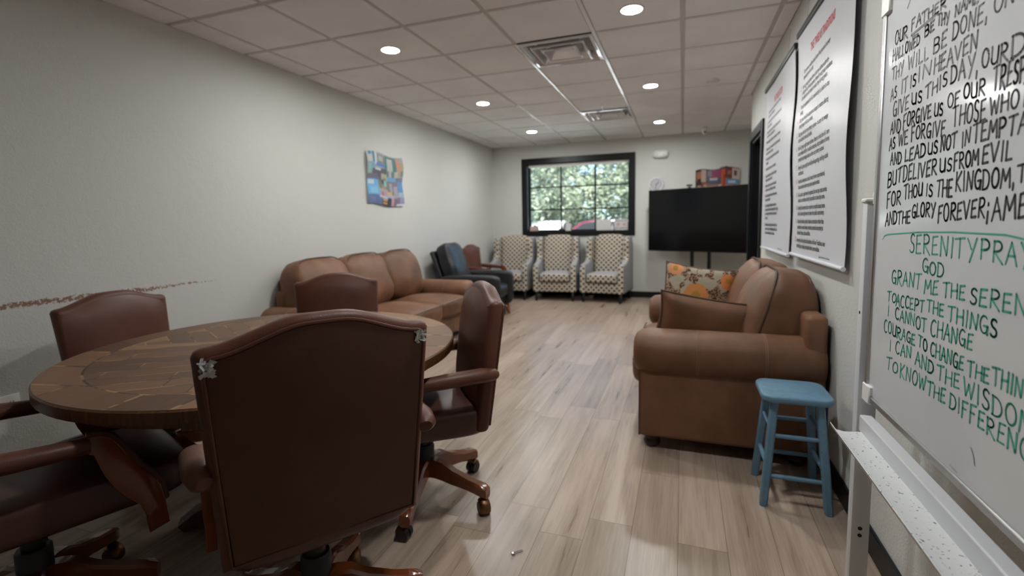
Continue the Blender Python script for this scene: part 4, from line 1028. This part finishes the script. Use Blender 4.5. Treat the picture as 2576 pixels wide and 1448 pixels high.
# handwriting: strokes on a 0..1 grid, drawn as flat marker lines on the board
def arc(cx, cy, rx, ry, a0, a1, n=9): return [(cx+rx*cos(radians(a0+(a1-a0)*i/(n-1))), cy+ry*sin(radians(a0+(a1-a0)*i/(n-1)))) for i in range(n)]
FONT = {
'A': [[(0, 0), (.5, 1), (1, 0)], [(.2, .38), (.85, .40)]], 'B': [[(.05, 0), (.05, 1)], [(.05, 1)]+arc(.45, .76, .4, .24, 90, -90)+[(.1, .52)]+arc(.5, .26, .45, .27, 90, -90)+[(.05, 0)]],
'C': [arc(.6, .5, .55, .5, 50, 310, 12)], 'D': [[(.05, 0), (.05, 1)], [(0, 1)]+arc(.3, .5, .65, .5, 90, -90, 11)+[(0, 0)]],
'E': [[(.9, 1), (.1, .95), (.05, 0), (.95, .04)], [(.08, .5), (.75, .54)]], 'F': [[(.95, 1.02), (.1, .95), (.05, -.1)], [(.08, .5), (.7, .54)]],
'G': [arc(.55, .5, .5, .5, 50, 300, 12)+[(.95, .42)], [(.5, .42), (1, .44), (.95, -.05)]], 'H': [[(.05, 0), (.08, 1)], [(.95, 0), (.95, 1)], [(.05, .48), (.95, .54)]],
'I': [[(.5, 0), (.5, 1)]], 'K': [[(.08, 0), (.08, 1)], [(.9, 1), (.1, .48), (.95, -.02)]], 'L': [[(.1, 1), (.08, .02), (.95, .06)]],
'M': [[(0, 0), (.12, .95), (.48, .35), (.86, .95), (1, 0)]], 'N': [[(.05, 0), (.1, 1), (.85, .05), (.95, 1)]], 'O': [arc(.5, .5, .48, .5, 95, 455, 15)],
'P': [[(.08, 0), (.08, 1)], [(.05, .97)]+arc(.45, .74, .45, .26, 90, -90)+[(.1, .46)]], 'R': [[(.08, 0), (.08, 1)], [(.05, .97)]+arc(.42, .76, .42, .24, 90, -90)+[(.12, .5), (1, -.06)]],
'S': [arc(.55, .76, .4, .24, 30, 250, 9)+arc(.48, .25, .45, .26, 80, -150, 9)], 'T': [[(-.05, .96), (1.05, 1.03)], [(.5, 1), (.45, 0)]], 'U': [[(.05, 1), (.08, .3)]+arc(.5, .27, .42, .27, 180, 360)+[(.94, .95), (.95, 0)]],
'V': [[(0, 1), (.45, 0), (1, 1)]], 'W': [[(0, 1), (.22, 0), (.5, .75), (.75, 0), (1, 1)]], 'Y': [[(.05, 1), (.5, .5)], [(1, 1.02), (.35, -.1)]], ',': [[(.5, .12), (.35, -.22)]], ';': [[(.5, .75), (.5, .62)], [(.5, .3), (.35, -.3)]], '!': [[(.5, 1), (.5, .3)]]}
WID = {'I': .35, ',': .3, ';': .35, 'M': 1.2, 'W': 1.25, '!': .3, 'E': .85, 'F': .85, 'L': .8, 'S': .8}
RW = random.Random(21)
def ribbon(mb, pts, w):
    """flat marker stroke; pts are (y, z) on the board"""
    xf = BX-0.0006
    for (a, b), (c_, d) in zip(pts[:-1], pts[1:]):
        L = sqrt((c_-a)**2+(d-b)**2) or 1e-6; ny, nz = -(d-b)/L*w/2, (c_-a)/L*w/2
        mb.add([(xf, a+ny, b+nz), (xf, c_+ny, d+nz), (xf, c_-ny, d-nz), (xf, a-ny, b-nz)], [(0, 1, 2, 3)])
    for a, b in pts:
        mb.add([(xf, a+w/2*cos(2*pi*k/8), b+w/2*sin(2*pi*k/8)) for k in range(8)], [tuple(range(8))])
def write(mb, rows, w):
    for txt, y0, z0, y1, z1, h0, h1 in rows:
        tot = sum(WID.get(c, 1) for c in txt)+0.28*(len(txt)-1); pos = 0.0
        for c in txt:
            wd_ = WID.get(c, 1); f0, f1 = pos/tot, (pos+wd_)/tot; pos += wd_+0.28
            fm = (f0+f1)/2; h = (h0+(h1-h0)*fm)*RW.uniform(0.94, 1.06); jz = RW.uniform(-0.0015, 0.0015); sh = RW.uniform(-0.06, 0.04)
            for st_ in FONT[c]:
                pts = []
                for u, v in st_:
                    f = f0+(f1-f0)*u; pts.append((y0+(y1-y0)*f-sh*h*v, z0+(z1-z0)*f+jz+h*v))
                ribbon(mb, pts, w*RW.uniform(0.85, 1.15))
BLACK= [('OUR', 1.596, 1.733, 1.52, 1.729, 0.036, 0.03), ('FATHER', 1.499, 1.737, 1.331, 1.726, 0.027, 0.02), ('HALLOWED', 1.606, 1.693, 1.448, 1.688, 0.03, 0.022), ('BE', 1.424, 1.694, 1.379, 1.694, 0.024, 0.021), ('THY', 1.365, 1.698, 1.313, 1.687, 0.024, 0.022), ('NAME', 1.29, 1.691, 1.205, 1.683, 0.023, 0.021), ('THY', 1.604, 1.644, 1.534, 1.642, 0.03, 0.032), ('WILL', 1.506, 1.642, 1.398, 1.638, 0.034, 0.031), ('BE', 1.376, 1.642, 1.317, 1.64, 0.034, 0.032), ('DONE,', 1.295, 1.645, 1.171, 1.639, 0.035, 0.035), ('ON', 1.152, 1.641, 1.094, 1.636, 0.036, 0.034), ('AS', 1.605, 1.59, 1.567, 1.594, 0.03, 0.027), ('IT', 1.539, 1.593, 1.502, 1.592, 0.035, 0.036), ('IS', 1.488, 1.593, 1.456, 1.595, 0.029, 0.029), ('IN', 1.448, 1.599, 1.381, 1.597, 0.034, 0.029), ('HEAVEN', 1.368, 1.595, 1.198, 1.597, 0.032, 0.033), ('GIVE', 1.585, 1.544, 1.489, 1.546, 0.038, 0.033), ('US', 1.474, 1.553, 1.419, 1.544, 0.027, 0.028), ('THIS', 1.401, 1.547, 1.304, 1.556, 0.033, 0.027), ('DAY,', 1.29, 1.554, 1.19, 1.547, 0.035, 0.039), ('OUR', 1.178, 1.553, 1.1, 1.545, 0.033, 0.032), ('D', 1.091, 1.546, 1.054, 1.545, 0.038, 0.038), ('AND', 1.595, 1.501, 1.529, 1.495, 0.032, 0.033), ('FORGIVE', 1.515, 1.502, 1.368, 1.499, 0.034, 0.029), ('US', 1.354, 1.498, 1.315, 1.495, 0.028, 0.027), ('OF', 1.296, 1.505, 1.248, 1.502, 0.029, 0.026), ('OUR', 1.235, 1.509, 1.161, 1.5, 0.03, 0.029), ('TRESPASSES', 1.137, 1.501, 0.96, 1.491, 0.043, 0.035), ('AS', 1.597, 1.457, 1.559, 1.46, 0.03, 0.029), ('WE', 1.539, 1.461, 1.482, 1.458, 0.035, 0.034), ('FORGIVE', 1.463, 1.464, 1.299, 1.449, 0.033, 0.032), ('THOSE', 1.271, 1.462, 1.153, 1.454, 0.041, 0.038), ('WHO', 1.141, 1.458, 1.061, 1.455, 0.032, 0.029), ('TRESPASS', 1.051, 1.456, 0.948, 1.448, 0.037, 0.032), ('AND', 1.584, 1.416, 1.515, 1.413, 0.032, 0.028), ('LEAD', 1.494, 1.415, 1.384, 1.414, 0.03, 0.031), ('US', 1.373, 1.418, 1.328, 1.414, 0.027, 0.028), ('NOT', 1.315, 1.415, 1.25, 1.416, 0.029, 0.029), ('IN', 1.23, 1.412, 1.201, 1.419, 0.032, 0.031), ('TEMPTATION', 1.19, 1.417, 0.943, 1.407, 0.035, 0.032), ('BUT', 1.594, 1.356, 1.507, 1.367, 0.041, 0.035), ('DELIVER', 1.497, 1.365, 1.326, 1.37, 0.038, 0.033), ('US', 1.313, 1.372, 1.263, 1.372, 0.029, 0.026), ('FROM', 1.254, 1.372, 1.167, 1.372, 0.034, 0.03), ('EVIL', 1.154, 1.372, 1.067, 1.37, 0.034, 0.032), ('FOR', 1.592, 1.304, 1.504, 1.309, 0.039, 0.035), ('THOU', 1.486, 1.319, 1.388, 1.324, 0.034, 0.028), ('IS', 1.37, 1.323, 1.338, 1.32, 0.027, 0.027), ('THE', 1.32, 1.319, 1.253, 1.314, 0.037, 0.036), ('KINGDOM,', 1.242, 1.325, 1.055, 1.324, 0.039, 0.034), ('THE', 1.048, 1.33, 0.974, 1.329, 0.029, 0.03), ('AND', 1.596, 1.251, 1.521, 1.257, 0.035, 0.031), ('THE', 1.516, 1.257, 1.442, 1.26, 0.031, 0.029), ('GLORY', 1.435, 1.272, 1.321, 1.276, 0.033, 0.03), ('FOREVER;', 1.306, 1.264, 1.121, 1.273, 0.035, 0.035), ('AMEN', 1.111, 1.265, 0.984, 1.275, 0.043, 0.037)]
GREEN= [('SERENITY', 1.437, 1.188, 1.152, 1.19, 0.045, 0.039), ('PRAYER', 1.138, 1.193, 0.924, 1.187, 0.039, 0.038), ('GOD', 1.364, 1.146, 1.266, 1.145, 0.03, 0.029), ('GRANT', 1.532, 1.099, 1.367, 1.104, 0.036, 0.034), ('ME', 1.348, 1.097, 1.285, 1.103, 0.033, 0.031), ('THE', 1.264, 1.104, 1.179, 1.108, 0.031, 0.03), ('SERENITY', 1.162, 1.107, 0.907, 1.108, 0.032, 0.034), ('TO', 1.555, 1.048, 1.498, 1.052, 0.028, 0.023), ('ACCEPT', 1.497, 1.044, 1.344, 1.054, 0.029, 0.028), ('THE', 1.33, 1.06, 1.255, 1.061, 0.027, 0.027), ('THINGS', 1.238, 1.056, 1.07, 1.059, 0.032, 0.031), ('I', 1.566, 1.008, 1.518, 1.012, 0.027, 0.026), ('CANNOT', 1.498, 1.01, 1.327, 1.01, 0.029, 0.029), ('CHANGE', 1.308, 1.009, 1.141, 1.018, 0.036, 0.031), ('COURAGE', 1.565, 0.96, 1.377, 0.968, 0.033, 0.027), ('TO', 1.361, 0.972, 1.318, 0.966, 0.025, 0.026), ('CHANGE', 1.302, 0.963, 1.167, 0.969, 0.032, 0.028), ('THE', 1.152, 0.964, 1.083, 0.969, 0.028, 0.029), ('THINGS', 1.073, 0.971, 0.948, 0.975, 0.033, 0.032), ('I', 1.536, 0.915, 1.5, 0.92, 0.031, 0.03), ('CAN', 1.485, 0.919, 1.394, 0.93, 0.031, 0.029), ('AND', 1.371, 0.922, 1.283, 0.925, 0.034, 0.028), ('THE', 1.265, 0.921, 1.176, 0.927, 0.033, 0.03), ('WISDOM', 1.161, 0.924, 0.959, 0.917, 0.033, 0.038), ('TO', 1.535, 0.862, 1.464, 0.872, 0.033, 0.027), ('KNOW', 1.449, 0.865, 1.314, 0.879, 0.037, 0.031), ('THE', 1.305, 0.873, 1.226, 0.88, 0.031, 0.029), ('DIFFERENCE', 1.209, 0.879, 0.936, 0.877, 0.032, 0.036)]

q = MB(); write(q, BLACK, 0.0048)
ribbon(q, [(1.497, 1.724), (1.365, 1.727)], 0.006); ribbon(q, [(1.49, 1.718), (1.46, 1.716)], 0.004)
ribbon(q, [(1.528, 1.802), (1.494, 1.835)], 0.005); ribbon(q, [(1.40, 1.80), (1.36, 1.835)], 0.005)
q.build('black_handwriting', 'ink_black', bo, 0)
q = MB(); write(q, GREEN, 0.0045)
ribbon(q, [(1.608, 1.213), (1.598, 1.223), (1.577, 1.228), (1.40, 1.238), (1.239, 1.242), (1.067, 1.241), (0.96, 1.228)], 0.0035)
q.build('green_handwriting', 'ink_green', bo, 0)
q = MB(); ribbon(q, [(1.123, 0.83), (1.112, 0.818), (1.107, 0.803)], 0.003); ribbon(q, [(1.191, 0.762), (1.166, 0.759)], 0.003)
q.build('smudge', 'alu', bo, 0)

# ------------------------------------------------------------------ hanging banners
def text_mesh(mb, rows, size, sx):
    """rows: (string, y_left, z_baseline, align, scale); the text reads along -y on a wall facing -x"""
    for s, y, z, al, sc in rows:
        cu = bpy.data.curves.new('print', 'FONT'); cu.body = s; cu.size = size*sc; cu.align_x = al; cu.resolution_u = 2; cu.offset = 0.0008*sc
        o = bpy.data.objects.new('print', cu); COL.objects.link(o)
        bpy.context.view_layer.update()
        me = o.evaluated_get(bpy.context.evaluated_depsgraph_get()).to_mesh()
        mb.add([(BNX(y-v.co.x*sx, z+v.co.y)-0.0012, y-v.co.x*sx, z+v.co.y) for v in me.vertices], [tuple(p.vertices) for p in me.polygons])
        o.evaluated_get(bpy.context.evaluated_depsgraph_get()).to_mesh_clear()
        bpy.data.objects.remove(o); bpy.data.curves.remove(cu)
def BNX(y, z): return 0.663+0.006*sin(z*6.0+1)+0.003*sin(y*4.0+z*9)
def banner(label, y0, y1, z0, z1, title, paras, red_num, x_off):
    t = thing('wall_banner', label, 'banner', (0, 0, 0), 0, 'hanging text banners')
    ny, nz = 16, 40; vs = []; fs = []
    for d in (0, 0.0012):
        for j in range(nz+1):
            for i in range(ny+1):
                y = y0+(y1-y0)*i/ny; z = z0+(z1-z0)*j/nz; vs.append((BNX(y, z)+d, y, z))
    nb = (ny+1)*(nz+1)
    for j in range(nz):
        for i in range(ny):
            a = j*(ny+1)+i; fs += [(a, a+1, a+ny+2, a+ny+1), (nb+a, nb+a+ny+1, nb+a+ny+2, nb+a+1)]
    for j in range(nz):
        for i in (0, ny): a = j*(ny+1)+i; fs.append((a, a+ny+1, nb+a+ny+1, nb+a))
    MB().add(vs, fs).build('sheet', 'vinyl', t, 60)
    xm = 0.664
    q = MB(); q.box(xm-0.010, xm+0.014, y0-0.012, y1+0.012, z1-0.006, z1+0.030, 0.006, 2); q.build('top_rail', 'black_plastic', t)
    q = MB(); q.tube([(BNX(y0, z0)-0.004, y0-0.004, z0), (BNX(y1, z0)-0.004, y1+0.004, z0)], 0.011, 10); q.build('bottom_hem', 'vinyl', t)
    q = MB()
    for f_ in (0.2, 0.8):
        yc = y0+(y1-y0)*f_; q.tube([(xm, yc, z1+0.03), (xm+0.01, yc+0.01, H-0.02 if z1+0.2 > H else z1+0.2)], 0.0016, 5)
    q.build('hanging_cord', 'tee_grey', t)
    b, r_ = [], []
    r_.append((title, (y0+y1)/2, z1-0.175, 'CENTER', 1.55))
    yl = y1-0.15
    for (zf, lines), k in zip(paras, range(1, 13)):
        r_.append(('%d.' % k, yl+0.052, zf, 'LEFT', 1.0))
        for i, ln in enumerate(lines): b.append((ln, yl, zf-i*0.034, 'LEFT', 1.0))
    b.append(('Copyright A.A. World Services, Inc. All rights reserved', y0+0.42, z0+0.022, 'LEFT', 0.36))
    q = MB(); text_mesh(q, b, 0.0375, 0.63); q.build('black_print', 'text_black', t, 0)
    q = MB(); text_mesh(q, r_[:1], 0.042, 0.62); q.build('red_heading', 'text_red', t, 0)
    q = MB(); text_mesh(q, r_[1:], 0.042, 0.62); q.build('red_numerals_print', 'text_red', t, 0)
    return t
TRAD = [(2.135, ['Our common welfare should come first; personal recovery', 'depends upon A.A. unity.']),
 (2.045, ['For our group purpose there is but one ultimate authority-', 'a loving God as He may express Himself in our group conscience.', 'Our leaders are but trusted servants; they do not govern.']),
 (1.925, ['The only requirement for A.A. membership is a desire to stop', 'drinking.']),
 (1.848, ['Each group should be autonomous except in matters affecting', 'other groups or A.A. as a whole.']),
 (1.766, ['Each group has but one primary purpose - to carry its message', 'to the alcoholic who still suffers.']),
 (1.686, ['An A.A. group ought never endorse, finance or lend the A.A. name', 'to any related facility or outside enterprise, lest problems of money,', 'property and prestige divert us from our primary purpose.']),
 (1.570, ['Every A.A. group ought to be fully self-supporting, declining outside', 'contributions.']),
 (1.488, ['Alcoholics Anonymous should remain forever nonprofessional,', 'but our service centers may employ special workers.']),
 (1.408, ['A.A., as such, ought never be organized; but we may create service', 'boards or committees directly responsible to those they serve.']),
 (1.328, ['Alcoholics Anonymous has no opinion on outside issues; hence', 'the A.A. name ought never be drawn into public controversy.']),
 (1.248, ['Our public relations policy is based on attraction rather than', 'promotion; we need always maintain personal anonymity at', 'the level of press, radio and films.']),
 (1.135, ['Anonymity is the spiritual foundation of all our Traditions, ever', 'reminding us to place principles before personalities.'])]
STEPS = [(2.150, ['We admitted we were powerless over alcohol - that our', 'lives had become unmanageable.']),
 (2.068, ['Came to believe that a Power greater than ourselves could', 'restore us to sanity.']),
 (1.986, ['Made a decision to turn our will and our lives over to the', 'care of God as we understood Him.']),
 (1.904, ['Made a searching and fearless moral inventory of ourselves.']),
 (1.846, ['Admitted to God, to ourselves, and to another human being', 'the exact nature of our wrongs.']),
 (1.764, ['Were entirely ready to have God remove all these defects', 'of character.']),
 (1.682, ['Humbly asked Him to remove our shortcomings.']),
 (1.624, ['Made a list of all persons we had harmed, and became', 'willing to make amends to them all.']),
 (1.542, ['Made direct amends to such people wherever possible,', 'except when to do so would injure them or others.']),
 (1.460, ['Continued to take personal inventory and when we were', 'wrong promptly admitted it.']),
 (1.378, ['Sought through prayer and meditation to improve our', 'conscious contact with God as we understood Him, praying', 'only for knowledge of His will for us and the power to', 'carry that out.']),
 (1.220, ['Having had a spiritual awakening as the result of these', 'steps, we tried to carry this message to alcoholics, and', 'to practice these principles in all our affairs.'])]
banner('white hanging banner headed The Twelve Traditions in red, nearer the whiteboard', 2.445, 3.515, 1.05, 2.395, 'THE TWELVE TRADITIONS', TRAD, 12, 0)
banner('white hanging banner of the twelve steps, beside the dark doorway', 3.600, 4.745, 1.03, 2.365, 'THE TWELVE STEPS', STEPS, 12, 0)

# ------------------------------------------------------------------ outside the window
M['asphalt'] = plain('sunlit concrete lot', (0.62, 0.61, 0.59), 0.9, vary=3)
M['bark'] = plain('tree bark', (0.10, 0.075, 0.055), 0.9, vary=8)
def m_leaf():
    t = NT('haze-paled leaves'); o = t.obj()
    c = t.ramp(t.noise(o, 1.6, 4), [(0.3, (0.17, 0.205, 0.145)), (0.7, (0.33, 0.36, 0.275))])  # outdoor haze painted into the leaf colour: paler and less saturated
    t.put(t.b.inputs['Transmission Weight'], 0.0)
    tr = t.node('ShaderNodeBsdfTranslucent'); t.put(tr.inputs[0], t.mix(0.5, c, (0.36, 0.42, 0.28)))
    mx = t.node('ShaderNodeMixShader'); mx.inputs[0].default_value = 0.4
    t.set(c, 0.6); t.t.links.new(t.b.outputs[0], mx.inputs[1]); t.t.links.new(tr.outputs[0], mx.inputs[2]); t.t.links.new(mx.outputs[0], t.out.inputs[0])
    return t.m
M['leaf'] = m_leaf()
gd = MB().box(-60, 60, YB+0.3, 90, -0.25, -0.12).build('ground_outside', 'asphalt', None, 0); gd['kind'] = 'structure'
def tree(label, x, y, h, rad, seed, nl=2600):
    rn = random.Random(seed)
    t = thing('tree', label, 'tree', (x, y, -0.12), 0, 'leafy trees outside the window')
    q = MB(); q.tube([(0, 0, 0), (0.1, 0.05, h*0.2), (0.0, 0.1, h*0.45), (0.2, 0.0, h*0.7)], [0.28, 0.22, 0.16, 0.06], 10)
    for k in range(7):
        a = rn.uniform(0, 2*pi); zz = h*rn.uniform(0.22, 0.5)
        q.tube([(0.05, 0.05, zz), (cos(a)*rad*0.45, sin(a)*rad*0.45, zz+h*0.14), (cos(a)*rad*0.8, sin(a)*rad*0.8, zz+h*0.2)], [0.11, 0.07, 0.03], 6)
    q.build('trunk', 'bark', t)
    q = MB(); cl = []
    for k in range(80):
        a = rn.uniform(0, 2*pi); rr = rad*sqrt(rn.uniform(0.05, 1)); zz = rn.uniform(0.16, 0.98)
        rr *= (1-abs(zz-0.5)*0.8); cl.append((cos(a)*rr, sin(a)*rr, h*zz, rn.uniform(0.5, 1.0)*rad*0.3))
    for k in range(nl):
        cx_, c2, c3, cr = cl[rn.randrange(len(cl))]
        d = Vector((rn.gauss(0, 1), rn.gauss(0, 1), rn.gauss(0, 1))).normalized()*cr*rn.uniform(0.4, 1.0)
        p = Vector((cx_, c2, c3))+d; s = rn.uniform(0.06, 0.12)
        a = Vector((rn.gauss(0, 1), rn.gauss(0, 1), rn.gauss(0, 0.6))).normalized(); b = a.orthogonal().normalized()
        q.add([p-a*s, p+b*s*0.5, p+a*s, p-b*s*0.5], [(0, 1, 2, 3)])
    q.build('crown', 'leaf', t, 0, {'kind': 'stuff'})
tree('broad leafy tree outside, seen through the wall side of the window', -7.2, 22.5, 6.3, 4.2, 1, 24000)
tree('broad leafy tree outside, seen through the middle of the window', -2.9, 26.0, 6.8, 4.4, 2, 24000)
tree('leafy tree outside, seen through the window beside the two notices', 0.6, 21.5, 6.0, 3.2, 3, 19000)
tree('farther leafy tree outside, filling the gap low behind the others', -11.5, 33.0, 7.5, 5.0, 4, 17000)
def car(label, x, y, rz, paint):
    t = thing('parked_car', label, 'car', (x, y, -0.12), rz, 'cars parked outside')
    body = [(-2.2, 0.35), (-2.25, 0.65), (-2.1, 0.88), (-1.3, 0.98), (-0.7, 1.42), (-0.2, 1.5), (0.9, 1.48), (1.5, 1.08), (2.15, 1.0), (2.25, 0.7), (2.2, 0.35)]
    q = MB(); q.prism(body, 'y', -0.86, 0.86, 0.09, 3); q.build('body', paint, t)
    q = MB(); q.prism([(-1.15, 1.0), (-0.66, 1.36), (-0.2, 1.42), (0.85, 1.40), (1.3, 1.06)], 'y', -0.87, 0.87, 0.01, 1); q.build('windows', 'black_plastic', t)
    for wx in (-1.35, 1.35):
        for wy in (-0.8, 0.8):
            q = MB(); q.tube([(wx, wy-0.1, 0.32), (wx, wy+0.1, 0.32)], 0.32, 20); q.build('wheel', 'black_plastic', t)
M['car_white'] = plain('white car paint', (0.75, 0.76, 0.78), 0.25, coat=0.8); M['car_red'] = plain('maroon car paint', (0.09, 0.012, 0.02), 0.25, coat=0.8)
car('white car parked outside, seen low through the wall side of the window', -5.75, 20.6, pi/2+0.1, 'car_white')
car('maroon car parked outside, seen low through the middle of the window', -2.75, 17.0, 0.25, 'car_red')
